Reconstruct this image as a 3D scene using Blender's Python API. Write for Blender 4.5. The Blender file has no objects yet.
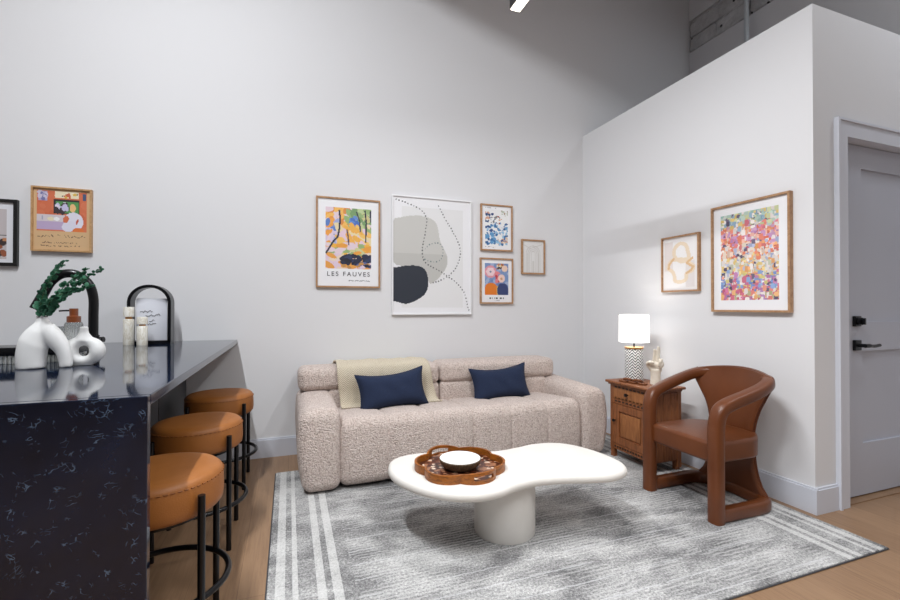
import bpy, bmesh, math, random
import numpy as np
from mathutils import Vector, Matrix

random.seed(7)
rng = np.random.default_rng(7)
scene = bpy.context.scene
COL = scene.collection
PI = math.pi

# ------------------------------------------------------------------ room measures (metres)
YB = 3.628          # back wall plane
XP = 2.726          # partition side plane (faces -X)
YP = 1.592          # partition front plane (faces -Y, carries the door)
ZP = 2.827          # partition top
XO = 4.133          # outer wall beyond the partition
ZC = 4.6            # ceiling
XL, YF = -4.6, -4.2  # walls out of view
ZT = 0.897          # worktop height
RUG = 0.010

# ------------------------------------------------------------------ materials
def lin(c):
    c = np.asarray(c, float) / 255.0
    return np.where(c <= 0.04045, c / 12.92, ((c + 0.055) / 1.055) ** 2.4)

def L4(c):
    v = lin(c)
    return (float(v[0]), float(v[1]), float(v[2]), 1.0)

class NT:
    """tiny node-tree helper"""
    def __init__(self, name):
        self.m = bpy.data.materials.new(name)
        self.m.use_nodes = True
        self.t = self.m.node_tree
        self.n = self.t.nodes
        self.b = self.n['Principled BSDF']
    def new(self, kind, **kw):
        nd = self.n.new(kind)
        for k, v in kw.items():
            setattr(nd, k, v)
        return nd
    def link(self, a, b):
        self.t.links.new(a, b)
    def coord(self, scale=(1, 1, 1), rot=(0, 0, 0)):
        tc = self.new('ShaderNodeTexCoord')
        mp = self.new('ShaderNodeMapping')
        mp.inputs['Scale'].default_value = scale
        mp.inputs['Rotation'].default_value = rot
        self.link(tc.outputs['Object'], mp.inputs['Vector'])
        return mp.outputs['Vector']
    def noise(self, vec, scale, detail=3, rough=0.55, dist=0.0):
        nd = self.new('ShaderNodeTexNoise')
        nd.inputs['Scale'].default_value = scale
        nd.inputs['Detail'].default_value = detail
        nd.inputs['Roughness'].default_value = rough
        nd.inputs['Distortion'].default_value = dist
        if vec is not None:
            self.link(vec, nd.inputs['Vector'])
        return nd.outputs['Fac']
    def voro(self, vec, scale, feature='F1', out='Distance'):
        nd = self.new('ShaderNodeTexVoronoi', feature=feature)
        nd.inputs['Scale'].default_value = scale
        if vec is not None:
            self.link(vec, nd.inputs['Vector'])
        return nd.outputs[out]
    def ramp(self, fac, stops, interp='LINEAR'):
        nd = self.new('ShaderNodeValToRGB')
        cr = nd.color_ramp
        cr.interpolation = interp
        while len(cr.elements) < len(stops):
            cr.elements.new(0.5)
        for e, (p, c) in zip(cr.elements, stops):
            e.position = p
            e.color = L4(c) if not isinstance(c, (int, float)) else (c, c, c, 1)
        self.link(fac, nd.inputs['Fac'])
        return nd.outputs['Color']
    def mix(self, fac, a, b, mode='MIX'):
        nd = self.new('ShaderNodeMix', data_type='RGBA', blend_type=mode)
        for s, v in ((nd.inputs[0], fac), (nd.inputs[6], a), (nd.inputs[7], b)):
            if hasattr(v, 'links'):
                self.link(v, s)
            elif isinstance(v, (int, float)):
                s.default_value = v
            else:
                s.default_value = L4(v)
        return nd.outputs[2]
    def math(self, op, a, b=0.0, c=None):
        nd = self.new('ShaderNodeMath', operation=op)
        for s, v in zip(nd.inputs, (a, b, c)):
            if v is None:
                continue
            if hasattr(v, 'links'):
                self.link(v, s)
            else:
                s.default_value = v
        return nd.outputs[0]
    def xyz(self, vec):
        nd = self.new('ShaderNodeSeparateXYZ')
        self.link(vec, nd.inputs[0])
        return nd.outputs
    def bump(self, h, strength=0.3, dist=0.01):
        nd = self.new('ShaderNodeBump')
        nd.inputs['Strength'].default_value = strength
        nd.inputs['Distance'].default_value = dist
        self.link(h, nd.inputs['Height'])
        self.link(nd.outputs['Normal'], self.b.inputs['Normal'])
    def color(self, c):
        if hasattr(c, 'links'):
            self.link(c, self.b.inputs['Base Color'])
        else:
            self.b.inputs['Base Color'].default_value = L4(c)
    def set(self, **kw):
        for k, v in kw.items():
            self.b.inputs[k.replace('_', ' ')].default_value = v

def simple(name, c, rough=0.5, metal=0.0, coat=0.0, var=None, bump=None, **kw):
    t = NT(name)
    t.color(c)
    t.set(Roughness=rough, Metallic=metal)
    t.b.inputs['Coat Weight'].default_value = coat
    t.b.inputs['Coat Roughness'].default_value = 0.04
    if var:
        sc, c2 = var
        v = t.coord()
        t.color(t.ramp(t.noise(v, sc, 4), [(0.35, c), (0.65, c2)]))
    if bump:
        sc, st, d = bump
        t.bump(t.noise(t.coord(), sc, 3), st, d)
    t.set(**kw)
    return t.m

M = {}
M['wall'] = simple('wall_paint', (224, 224, 226), 0.75, bump=(160, 0.05, 0.002))
M['wall_high'] = simple('upper_wall_paint', (216, 216, 219), 0.8, bump=(120, 0.08, 0.002))
M['trim'] = simple('trim_paint', (209, 212, 221), 0.4)
M['doorpaint'] = simple('door_paint', (184, 187, 198), 0.42)
M['ceil'] = simple('ceiling_paint', (176, 176, 178), 0.9)
M['black'] = simple('black_metal', (11, 12, 16), 0.28, 0.3)
M['blackgloss'] = simple('black_gloss', (14, 15, 19), 0.22, 0.2)
M['brass'] = simple('brass', (186, 128, 62), 0.3, 0.9)
M['plaster'] = simple('white_plaster', (229, 225, 219), 0.55, var=(6, (224, 220, 213)), bump=(40, 0.06, 0.003))
M['ceramic'] = simple('white_matte_ceramic', (236, 236, 235), 0.5, bump=(90, 0.05, 0.002))
M['hand'] = simple('ivory_ceramic', (230, 222, 208), 0.35, var=(25, (214, 203, 186)))
M['paper'] = simple('paper', (240, 240, 243), 0.6, coat=0.25)
M['whiteframe'] = simple('white_frame', (236, 236, 238), 0.4)
M['blackframe'] = simple('black_frame', (14, 14, 15), 0.45)
M['pipe'] = simple('painted_pipe', (196, 203, 208), 0.5)
M['ink'] = simple('ink', (20, 21, 26), 0.7)
M['leaf'] = simple('eucalyptus_leaf', (38, 92, 66), 0.5, var=(60, (62, 120, 92)))
M['stem'] = simple('eucalyptus_stem', (70, 96, 62), 0.6)
M['amber'] = simple('amber_cap', (124, 60, 20), 0.3, coat=0.5)
M['darkfoot'] = simple('dark_foot', (18, 17, 17), 0.6)
M['underlay'] = simple('rug_edge', (70, 70, 74), 0.9)
M['gold'] = simple('lamp_ring', (190, 140, 84), 0.35, 0.5)

def glass():
    t = NT('ribbed_glass')
    t.color((235, 238, 236))
    t.set(Roughness=0.08, IOR=1.45)
    t.b.inputs['Transmission Weight'].default_value = 0.85
    return t.m
M['glass'] = glass()

def clear():
    t = NT('clear_acrylic')
    t.color((232, 234, 242))
    t.set(Roughness=0.12)
    return t.m
M['acrylic'] = clear()

def wood_floor():
    t = NT('oak_planks')
    v = t.coord()
    br = t.new('ShaderNodeTexBrick')
    br.offset = 0.37
    br.inputs['Scale'].default_value = 1.0
    br.inputs['Brick Width'].default_value = 1.9
    br.inputs['Row Height'].default_value = 0.19
    br.inputs['Mortar Size'].default_value = 0.0016
    br.inputs['Mortar Smooth'].default_value = 0.3
    br.inputs['Color1'].default_value = L4((150, 119, 91))
    br.inputs['Color2'].default_value = L4((135, 105, 79))
    br.inputs['Mortar'].default_value = L4((104, 78, 56))
    tc = t.coord(rot=(0, 0, PI / 2))
    t.link(tc, br.inputs['Vector'])
    g = t.noise(t.coord(scale=(22, 1.3, 1)), 3.2, 6, 0.65, 0.6)
    col = t.mix(0.42, br.outputs['Color'], t.ramp(g, [(0.3, (108, 81, 58)), (0.5, (142, 112, 85)), (0.7, (164, 133, 104))]))
    t.color(col)
    t.set(Roughness=0.42)
    t.bump(br.outputs['Fac'], -0.12, 0.002)
    return t.m
M['floor'] = wood_floor()

def frame_wood(name, a, b, sc=(6, 6, 60)):
    t = NT(name)
    g = t.noise(t.coord(scale=sc), 3.0, 5, 0.6, 0.8)
    t.color(t.ramp(g, [(0.3, a), (0.7, b)]))
    t.set(Roughness=0.45)
    return t.m
M['oakframe'] = frame_wood('oak_frame', (150, 110, 76), (190, 150, 112), (14, 14, 14))
M['cabwood'] = frame_wood('cabinet_wood', (104, 58, 31), (158, 98, 58), (30, 30, 3))
M['cabwood2'] = frame_wood('cabinet_panel_wood', (126, 76, 40), (172, 112, 66), (30, 30, 3))
M['cabdark'] = simple('cabinet_dark_inlay', (44, 24, 15), 0.6)  # dark brown of the carved dashes
M['traywood'] = frame_wood('tray_wood', (104, 54, 8), (170, 98, 22), (10, 10, 30))
M['chainwood'] = frame_wood('chain_wood', (92, 48, 24), (140, 84, 46), (40, 40, 40))

def quartz():
    t = NT('navy_quartz')
    v = t.coord()
    w = t.new('ShaderNodeVectorMath', operation='ADD')
    nz = t.new('ShaderNodeTexNoise')
    nz.inputs['Scale'].default_value = 9.0
    nz.inputs['Detail'].default_value = 4
    t.link(v, nz.inputs['Vector'])
    sc = t.new('ShaderNodeVectorMath', operation='SCALE')
    sc.inputs['Scale'].default_value = 0.16
    t.link(nz.outputs['Color'], sc.inputs[0])
    t.link(v, w.inputs[0]); t.link(sc.outputs[0], w.inputs[1])
    edge = t.voro(w.outputs[0], 46.0, 'DISTANCE_TO_EDGE')
    line = t.math('LESS_THAN', edge, 0.05)
    mask = t.math('MULTIPLY_ADD', t.noise(v, 24.0, 2, 0.6), 9.0, -4.95)
    mask = t.math('MINIMUM', t.math('MAXIMUM', mask, 0.0), 1.0)
    mask = t.math('MULTIPLY', mask, t.math('GREATER_THAN', t.noise(v, 60.0, 2), 0.46))
    vein = t.math('MULTIPLY', line, mask)
    base = t.ramp(t.noise(v, 5.0, 5, 0.65), [(0.3, (8, 16, 33)), (0.7, (18, 31, 56))])
    t.color(t.mix(t.math('MULTIPLY', vein, 0.5), base, (112, 136, 164)))
    t.set(Roughness=0.06, IOR=1.58)
    return t.m
M['quartz'] = quartz()
M['islandside'] = simple('island_panel', (58, 59, 63), 0.5)

def leather(name, a, b, sc=5.0, rough=0.42):
    t = NT(name)
    v = t.coord()
    t.color(t.ramp(t.noise(v, sc, 5, 0.6), [(0.3, a), (0.7, b)]))
    t.set(Roughness=rough)
    t.bump(t.math('ADD', t.voro(v, 260.0), t.math('MULTIPLY', t.noise(v, 9.0, 3), 1.5)), 0.12, 0.003)
    return t.m
M['tan'] = leather('tan_leather', (148, 88, 34), (164, 102, 45), 6.0, 0.5)
M['cognac'] = leather('cognac_leather', (92, 47, 20), (108, 58, 27), 4.0, 0.36)
M['stitch'] = simple('stitching', (138, 82, 34), 0.6)
M['seam'] = simple('leather_piping', (92, 46, 22), 0.45)

def boucle():
    t = NT('boucle_fabric')
    v = t.coord()
    n1 = t.noise(v, 95.0, 3, 0.7)
    vo = t.voro(v, 120.0)
    c = t.ramp(n1, [(0.30, (166, 144, 134)), (0.44, (212, 193, 183)), (0.6, (234, 220, 212))])
    t.color(t.mix(t.ramp(t.noise(v, 160.0, 2, 0.7), [(0.58, 0.0), (0.70, 0.8)]), c, (140, 119, 110)))
    t.set(Roughness=0.95)
    t.b.inputs['Sheen Weight'].default_value = 0.15
    t.bump(t.math('SUBTRACT', n1, vo), 0.8, 0.012)
    return t.m
M['boucle'] = boucle()

def navy():
    t = NT('navy_linen')
    v = t.coord(scale=(1, 1, 1))
    wv = t.noise(t.coord(scale=(40, 40, 260)), 3.0, 2)
    t.color(t.ramp(wv, [(0.3, (17, 29, 54)), (0.7, (28, 44, 76))]))
    t.set(Roughness=0.9)
    t.bump(t.math('ADD', wv, t.noise(t.coord(scale=(260, 260, 40)), 3.0, 2)), 0.3, 0.003)
    return t.m
M['navy'] = navy()

def knit():
    t = NT('cream_knit')
    v = t.coord()
    x, y, z = t.xyz(v)
    # zigzag weave on the cloth's own plane
    tri = t.math('PINGPONG', t.math('MULTIPLY', x, 1.0), 0.035)
    s = t.math('SINE', t.math('MULTIPLY', t.math('ADD', t.math('ADD', z, t.math('MULTIPLY', y, 0.6)), tri), 420.0))
    n = t.noise(v, 140.0, 2, 0.6)
    h = t.math('ADD', t.math('MULTIPLY', s, 0.5), n)
    t.color(t.ramp(h, [(0.02, (186, 170, 140)), (0.4, (222, 208, 182)), (0.95, (242, 233, 216))]))
    t.set(Roughness=0.95)
    t.bump(h, 0.7, 0.008)
    return t.m
M['knit'] = knit()

def rug_mat():
    t = NT('rug_weave')
    v = t.coord()
    x, y, z = t.xyz(v)
    W = 2.73
    e = t.math('MINIMUM', x, t.math('SUBTRACT', W, x))          # distance to the nearer short end
    big = t.noise(t.coord(scale=(1.0, 2.0, 1)), 2.4, 5, 0.62, 0.4)
    streak = t.noise(t.coord(scale=(5.0, 60.0, 1)), 1.6, 4, 0.7)
    speck = t.noise(v, 95.0, 4, 0.85)
    f = t.math('ADD', t.math('ADD', t.math('MULTIPLY', big, 0.95), t.math('MULTIPLY', streak, 0.20)), t.math('MULTIPLY', speck, 1.15))
    fieldc = t.ramp(t.math('MULTIPLY', f, 0.66), [(0.60, (84, 84, 85)), (0.71, (132, 131, 131)), (0.80, (170, 169, 168)), (0.91, (216, 215, 213))])
    # fine weft lines running along the length
    wob = t.math('MULTIPLY', t.noise(t.coord(scale=(6, 1, 1)), 4.0, 5, 0.75), 0.026)
    yy = t.math('ADD', y, wob)
    ln = t.math('ABSOLUTE', t.math('SUBTRACT', t.math('FRACT', t.math('DIVIDE', yy, 0.112)), 0.5))
    ln = t.math('MULTIPLY', t.math('LESS_THAN', ln, 0.035), t.math('GREATER_THAN', t.noise(t.coord(scale=(1.5, 6, 1)), 2.0, 3), 0.47))
    inside = t.math('GREATER_THAN', e, 0.34)
    ln = t.math('MULTIPLY', ln, inside)
    fieldc = t.mix(t.math('MULTIPLY', ln, 0.40), fieldc, (224, 224, 226))
    ln2 = t.math('LESS_THAN', t.math('FRACT', t.math('DIVIDE', yy, 0.022)), 0.4)
    ln2 = t.math('MULTIPLY', t.math('MULTIPLY', ln2, inside), t.math('GREATER_THAN', t.noise(t.coord(scale=(1.2, 3, 1)), 2.2, 4, 0.6), 0.5))
    fieldc = t.mix(t.math('MULTIPLY', ln2, 0.34), fieldc, (216, 215, 213))
    def band(a, b):
        return t.math('MULTIPLY', t.math('GREATER_THAN', e, a), t.math('LESS_THAN', e, b))
    st = band(0.030, 0.068)
    for a, b in ((0.096, 0.118), (0.190, 0.224), (0.250, 0.288)):
        st = t.math('ADD', st, band(a, b))
    sc = t.ramp(t.math('ADD', t.math('MULTIPLY', speck, 0.6), t.math('MULTIPLY', big, 0.4)), [(0.36, (140, 140, 139)), (0.47, (196, 195, 193)), (0.60, (220, 219, 217))])
    c = t.mix(st, fieldc, sc)
    t.color(c)
    t.set(Roughness=0.95)
    t.bump(t.math('ADD', speck, t.math('MULTIPLY', ln, 0.5)), 0.55, 0.008)
    return t.m
M['rug'] = rug_mat()

def brick():
    t = NT('painted_block')
    v = t.coord()
    n = t.noise(v, 6.0, 6, 0.7)
    p = t.math('LESS_THAN', t.voro(v, 9.0), 0.13)
    c = t.ramp(n, [(0.3, (176, 176, 178)), (0.7, (216, 216, 218))])
    t.color(t.mix(p, c, (52, 52, 54)))
    t.set(Roughness=0.9)
    t.bump(n, 0.8, 0.05)
    return t.m
M['brick'] = brick()

def mosaic():
    t = NT('tray_mosaic')
    v = t.coord()
    c = t.voro(v, 55.0, 'F1', 'Color')
    f = t.new('ShaderNodeSeparateColor')
    t.link(c, f.inputs[0])
    t.color(t.ramp(f.outputs[0], [(0.0, (66, 30, 18)), (0.45, (96, 48, 28)), (0.62, (150, 104, 78)), (0.8, (216, 190, 168)), (0.9, (50, 26, 18))], 'CONSTANT'))
    t.set(Roughness=0.3)
    return t.m
M['mosaic'] = mosaic()

def bark():
    t = NT('dark_ridged_shell')
    n = t.noise(t.coord(scale=(60, 60, 8)), 2.0, 4, 0.7)
    t.color(t.ramp(n, [(0.3, (36, 26, 18)), (0.6, (120, 98, 72)), (0.8, (186, 166, 136))]))
    t.set(Roughness=0.6)
    t.bump(n, 0.6, 0.01)
    return t.m
M['bark'] = bark()

def marble(name, a, b):
    t = NT(name)
    n = t.noise(t.coord(scale=(1, 1, 0.5)), 22.0, 5, 0.6, 2.0)
    t.color(t.ramp(n, [(0.42, a), (0.52, b), (0.6, a)]))
    t.set(Roughness=0.3)
    return t.m
M['marble'] = marble('cream_marble', (244, 241, 232), (220, 213, 196))

def emit(name, c, s, base=(240, 240, 240)):
    t = NT(name)
    t.color(base)
    t.b.inputs['Emission Color'].default_value = L4(c)
    t.b.inputs['Emission Strength'].default_value = s
    return t.m
M['diffuser'] = emit('lit_diffuser', (255, 246, 226), 6.0)
M['shade'] = emit('lit_lamp_shade', (255, 253, 248), 1.15)

def printed():
    t = NT('printed_sheet')
    a = t.new('ShaderNodeAttribute', attribute_name='Ink')
    t.color(a.outputs['Color'])
    t.set(Roughness=0.6)
    t.b.inputs['Coat Weight'].default_value = 0.3
    t.b.inputs['Coat Roughness'].default_value = 0.04
    return t.m
M['print'] = printed()

# ------------------------------------------------------------------ mesh helpers
class MB:
    def __init__(self):
        self.v, self.f, self.m = [], [], []
    def add(self, vs, fs, mi=0):
        o = len(self.v)
        self.v.extend([tuple(map(float, p)) for p in vs])
        for f in fs:
            self.f.append([i + o for i in f]); self.m.append(mi)
        return self
    def box(self, x0, x1, y0, y1, z0, z1, mi=0):
        v = [(x, y, z) for x in (x0, x1) for y in (y0, y1) for z in (z0, z1)]
        return self.add(v, [(0, 1, 3, 2), (4, 6, 7, 5), (0, 4, 5, 1), (2, 3, 7, 6), (0, 2, 6, 4), (1, 5, 7, 3)], mi)
    def rbox(self, c, s, r, nf=(2, 2, 2), na=4, fn=None, mi=0):
        v, f = rounded_box(c, s, r, nf, na)
        if fn is not None:
            v = fn(v)
        return self.add(v, f, mi)
    def tube(self, path, r, n=12, prof=None, up=None, closed=False, mi=0):
        v, f = sweep(path, r, n, prof, up, closed)
        return self.add(v, f, mi)
    def lathe(self, prof, n=32, c=(0, 0, 0), mi=0, cap=True):
        vs, fs = [], []
        k = len(prof)
        for i in range(n):
            a = 2 * PI * i / n
            for r, z in prof:
                vs.append((c[0] + r * math.cos(a), c[1] + r * math.sin(a), c[2] + z))
        for i in range(n):
            j = (i + 1) % n
            for q in range(k - 1):
                fs.append((i * k + q, j * k + q, j * k + q + 1, i * k + q + 1))
        if cap:
            if prof[0][0] > 1e-5:
                fs.append([i * k for i in range(n)][::-1])
            if prof[-1][0] > 1e-5:
                fs.append([i * k + k - 1 for i in range(n)])
        return self.add(vs, fs, mi)
    def build(self, name, mats, parent=None, smooth=True, ang=40, fix=True):
        me = bpy.data.meshes.new(name)
        me.from_pydata(self.v, [], self.f)
        if not isinstance(mats, (list, tuple)):
            mats = [mats]
        for m in mats:
            me.materials.append(m)
        for p, mi in zip(me.polygons, self.m):
            p.material_index = mi
        if fix:
            bm = bmesh.new(); bm.from_mesh(me)
            bmesh.ops.remove_doubles(bm, verts=bm.verts, dist=1e-6)
            bmesh.ops.recalc_face_normals(bm, faces=bm.faces)
            bm.to_mesh(me); bm.free()
        if smooth:
            me.polygons.foreach_set('use_smooth', [True] * len(me.polygons))
            me.set_sharp_from_angle(angle=math.radians(ang))
        me.update()
        o = bpy.data.objects.new(name, me)
        COL.objects.link(o)
        if parent is not None:
            o.parent = parent
        return o

def axis_coords(h, r, nf, na):
    core = np.linspace(-(h - r), h - r, nf + 1)
    arc = (h - r) + r * np.tan(np.linspace(0, PI / 4, na + 1))[1:]
    return np.concatenate([-arc[::-1], core, arc])

def rounded_box(c, s, r, nf=(2, 2, 2), na=4):
    h = np.array(s, float) / 2
    r = min(r, h.min() * 0.999)
    ax = [axis_coords(h[i], r, nf[i], na) for i in range(3)]
    idx, vs, fs = {}, [], []
    def vid(p):
        k = tuple(np.round(p, 6))
        if k not in idx:
            idx[k] = len(vs); vs.append(p)
        return idx[k]
    for a in range(3):
        b, d = (a + 1) % 3, (a + 2) % 3
        for sg in (-1, 1):
            g = []
            for u in ax[b]:
                row = []
                for w in ax[d]:
                    p = np.zeros(3); p[a] = sg * h[a]; p[b] = u; p[d] = w
                    row.append(vid(p))
                g.append(row)
            for i in range(len(g) - 1):
                for j in range(len(g[0]) - 1):
                    q = (g[i][j], g[i + 1][j], g[i + 1][j + 1], g[i][j + 1])
                    fs.append(q if sg > 0 else q[::-1])
    p = np.array(vs)
    q = np.clip(p, -(h - r), h - r)
    d = p - q
    ln = np.linalg.norm(d, axis=1, keepdims=True)
    p = q + np.where(ln > 1e-9, d / np.maximum(ln, 1e-9) * r, 0)
    return p + np.array(c, float), fs

def catmull(pts, per=8, closed=False):
    P = np.array(pts, float); n = len(P); out = []
    rngk = range(n if closed else n - 1)
    for i in rngk:
        if closed:
            p0, p1, p2, p3 = P[(i - 1) % n], P[i], P[(i + 1) % n], P[(i + 2) % n]
        else:
            p1, p2 = P[i], P[i + 1]
            p0 = P[i - 1] if i > 0 else 2 * p1 - p2
            p3 = P[i + 2] if i + 2 < n else 2 * p2 - p1
        for t in np.arange(per) / per:
            out.append(0.5 * ((2 * p1) + (-p0 + p2) * t + (2 * p0 - 5 * p1 + 4 * p2 - p3) * t * t + (-p0 + 3 * p1 - 3 * p2 + p3) * t ** 3))
    if not closed:
        out.append(P[-1])
    return np.array(out)

def superell(n=16, e=3.5, a=1.0, b=1.0):
    th = np.linspace(0, 2 * PI, n, endpoint=False)
    c, s = np.cos(th), np.sin(th)
    return np.stack([a * np.sign(c) * np.abs(c) ** (2 / e), b * np.sign(s) * np.abs(s) ** (2 / e)], 1)

def sweep(path, r, n=12, prof=None, up=None, closed=False):
    P = np.array(path, float)
    m = len(P)
    if prof is None:
        th = np.linspace(0, 2 * PI, n, endpoint=False)
        prof = np.stack([np.cos(th), np.sin(th)], 1)
    n = len(prof)
    R = np.full(m, r, float) if np.isscalar(r) else np.array(r, float)
    T = np.zeros_like(P)
    for i in range(m):
        if closed:
            T[i] = P[(i + 1) % m] - P[i - 1]
        else:
            T[i] = P[min(i + 1, m - 1)] - P[max(i - 1, 0)]
        T[i] /= max(np.linalg.norm(T[i]), 1e-9)
    ref = np.array(up if up is not None else ((1, 0, 0) if abs(T[0][0]) < 0.9 else (0, 0, 1)), float)
    N = ref - T[0] * ref.dot(T[0]); N /= np.linalg.norm(N)
    vs = []
    for i in range(m):
        if up is not None:
            N2 = ref - T[i] * ref.dot(T[i])
            if np.linalg.norm(N2) > 1e-4:
                N = N2 / np.linalg.norm(N2)
        else:
            N = N - T[i] * N.dot(T[i]); N /= np.linalg.norm(N)
        B = np.cross(T[i], N)
        for a, b in prof:
            vs.append(P[i] + R[i] * (a * N + b * B))
    fs = []
    for i in range(m if closed else m - 1):
        j = (i + 1) % m
        for k in range(n):
            l = (k + 1) % n
            fs.append((i * n + k, i * n + l, j * n + l, j * n + k))
    if not closed:
        fs.append(list(range(n))[::-1])
        fs.append([(m - 1) * n + k for k in range(n)])
    return vs, fs

def empty(name, loc, label, cat, group=None, rz=0.0):
    o = bpy.data.objects.new(name, None)
    o.empty_display_size = 0.1
    COL.objects.link(o)
    o.location = loc; o.rotation_euler = (0, 0, rz)
    return tag(o, label, cat, group)

def tag(o, label, cat, group=None):
    o['label'] = label; o['category'] = cat
    if group:
        o['group'] = group
    return o

def struct(o):
    o['kind'] = 'structure'
    return o

def shift(o, loc):
    """move a mesh built in room coordinates so that its origin sits at loc"""
    o.data.transform(Matrix.Translation(-Vector(loc)))
    o.location = loc
    return o

def local(o, root):
    """a part built in room coordinates under an unrotated thing"""
    o.data.transform(Matrix.Translation(-root.location))
    o.parent = root
    return o

def remeshed(name, mb, mat, voxel, parent=None, smooth_iter=4):
    """fuse overlapping shapes of one body into one continuous skin"""
    tmp = mb.build(name + '_raw', mat, fix=True)
    md = tmp.modifiers.new('r', 'REMESH'); md.mode = 'VOXEL'; md.voxel_size = voxel
    sm = tmp.modifiers.new('s', 'SMOOTH'); sm.factor = 0.5; sm.iterations = smooth_iter
    dg = bpy.context.evaluated_depsgraph_get()
    me = bpy.data.meshes.new_from_object(tmp.evaluated_get(dg))
    old = tmp.data
    bpy.data.objects.remove(tmp); bpy.data.meshes.remove(old)
    me.name = name
    if not me.materials:
        me.materials.append(mat)
    me.polygons.foreach_set('use_smooth', [True] * len(me.polygons))
    o = bpy.data.objects.new(name, me)
    COL.objects.link(o)
    if parent is not None:
        o.parent = parent
    return o

# ================================================================== SETTING
mb = MB().box(XL, XO + 0.2, YF, YB + 0.2, -0.1, 0.0)
struct(mb.build('floor', M['floor'], smooth=False))
struct(MB().box(XL, XO + 0.2, YF, YB + 0.2, ZC, ZC + 0.1).build('ceiling', M['ceil'], smooth=False))
struct(MB().box(XL, XO + 0.2, YB, YB + 0.15, 0.0, ZC).build('wall_back', M['wall'], smooth=False))
struct(MB().box(XL - 0.15, XL, YF, YB, 0.0, ZC).build('wall_left', M['wall'], smooth=False))
struct(MB().box(XL, XO + 0.2, YF - 0.15, YF, 0.0, ZC).build('wall_front', M['ceil'], smooth=False))
# outer wall: plain paint below, rough painted block above a ledge
w = MB().box(XO, XO + 0.15, YF, YB, 0.0, 3.93)
wo = struct(w.build('wall_far_right', M['wall_high'], smooth=False))
bb = MB()
y = YB
row = 0
for z0, z1 in ((3.93, 4.10), (4.10, 4.26)):
    yy = YB + (0.11 if row else 0.0)
    while yy > 0.5:
        wd = 0.30 + 0.08 * random.random()
        ins = random.random() * 0.025
        v, f = rounded_box((XO + 0.075 + ins, min(yy, YB) - wd / 2 + 0.005, (z0 + z1) / 2), (0.15, wd - 0.012, z1 - z0 - 0.012), 0.02, (1, 3, 3), 2)
        v = v + rng.normal(0, 0.004, v.shape)
        if min(yy, YB) - wd / 2 + wd / 2 <= YB:
            bb.add(v, f)
        yy -= wd
    row += 1
o = bb.build('block_course', M['brick'], wo)
# soffit above the block course, with the dark gap under it
MB().box(XO + 0.03, XO + 0.15, YF, YB, 3.92, ZC).build('wall_core', M['brick'], wo, smooth=False)
MB().box(XO - 0.0, XO + 0.06, YF, YB, 4.285, ZC).build('soffit', M['wall_high'], wo, smooth=False)
# partition: the tall free-standing box wall, L-shaped, with a doorway
DX0, DX1, DZ = 2.985, 3.93, 2.145
p = MB()
p.box(XP, XP + 0.12, YP, YB, 0, ZP)
p.box(XP + 0.12, DX0, YP, YP + 0.12, 0, ZP)
p.box(DX1, XO, YP, YP + 0.12, 0, ZP)
p.box(DX0, DX1, YP, YP + 0.12, DZ, ZP)
struct(p.build('wall_right', M['wall'], smooth=False))

def baseboard(name, x0, x1, y0, y1, nrm):
    b = MB()
    b.box(x0, x1, y0, y1, 0, 0.132)
    t = 0.006
    if nrm == 'y':
        b.box(x0, x1, y0 + t, y1, 0.132, 0.143)
    else:
        b.box(x0 + t, x1, y0, y1, 0.132, 0.143)
    return struct(b.build(name, M['trim'], smooth=False))
baseboard('baseboard_back', XL, XP, YB - 0.015, YB, 'y')
baseboard('baseboard_right', XP - 0.015, XP, YP - 0.015, YB - 0.015, 'x')
baseboard('baseboard_door', XP, 2.905, YP - 0.015, YP, 'y')
# door casing
CX0, CX1, CZ1 = 2.905, 2.998, 2.215
c = MB()
c.box(CX0, CX0 + 0.018, YP - 0.026, YP, 0, CZ1)
c.box(CX0 + 0.018, CX1, YP - 0.018, YP, 0, CZ1)
c.box(DX1 + 0.05, DX1 + 0.16, YP - 0.02, YP, 0, CZ1)
c.box(CX1, DX1 + 0.05, YP - 0.018, YP, DZ - 0.03, CZ1 - 0.014)
c.box(CX0 + 0.018, DX1 + 0.16, YP - 0.026, YP, CZ1 - 0.014, CZ1)
c.box(DX0, DX0 + 0.03, YP, YP + 0.12, 0, DZ - 0.03)      # jamb
c.box(DX0 + 0.03, DX1 + 0.05, YP, YP + 0.12, DZ - 0.03, DZ)
struct(c.build('trim_1', M['trim'], smooth=False))
struct(MB().box(DX0, DX1, YP + 0.0, YP + 0.13, 0.0, 0.006).build('trim_2', M['floor'], smooth=False))
# door leaf: stiles, rails and two recessed panels
door = struct(bpy.data.objects.new('door_1', None)); COL.objects.link(door)
YD = YP + 0.045
door.location = (DX0 + 0.03, YD, 0.012)
dl = MB()
X0, X1, Z0, Z1 = DX0 + 0.032, DX1 - 0.005, 0.014, DZ - 0.034
dl.box(X0, X1, YD + 0.014, YD + 0.04, Z0, Z1)
sw = 3.243 - X0
dl.box(X0, X0 + sw, YD, YD + 0.014, Z0, Z1)
dl.box(X1 - 0.13, X1, YD, YD + 0.014, Z0, Z1)
for a, b in ((Z0, 0.322), (0.875, 1.05), (1.975, Z1)):
    dl.box(X0 + sw, X1 - 0.13, YD, YD + 0.014, a, b)
d1 = local(dl.build('door_leaf', M['doorpaint'], smooth=False), door)
hx = 3.178
h = MB()
h.rbox((hx, YD - 0.008, 0.912), (0.062, 0.016, 0.062), 0.004)
h.tube([(hx, YD - 0.012, 0.912), (hx, YD - 0.05, 0.912)], 0.011, 12)
h.tube(catmull([(hx - 0.012, YD - 0.052, 0.912), (hx + 0.03, YD - 0.054, 0.912), (hx + 0.08, YD - 0.052, 0.908), (hx + 0.135, YD - 0.05, 0.912)], 4), [0.012] * 5 + [0.0095] * 8, 10)
local(h.build('door_handle', M['black']), door)
h = MB()
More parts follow.
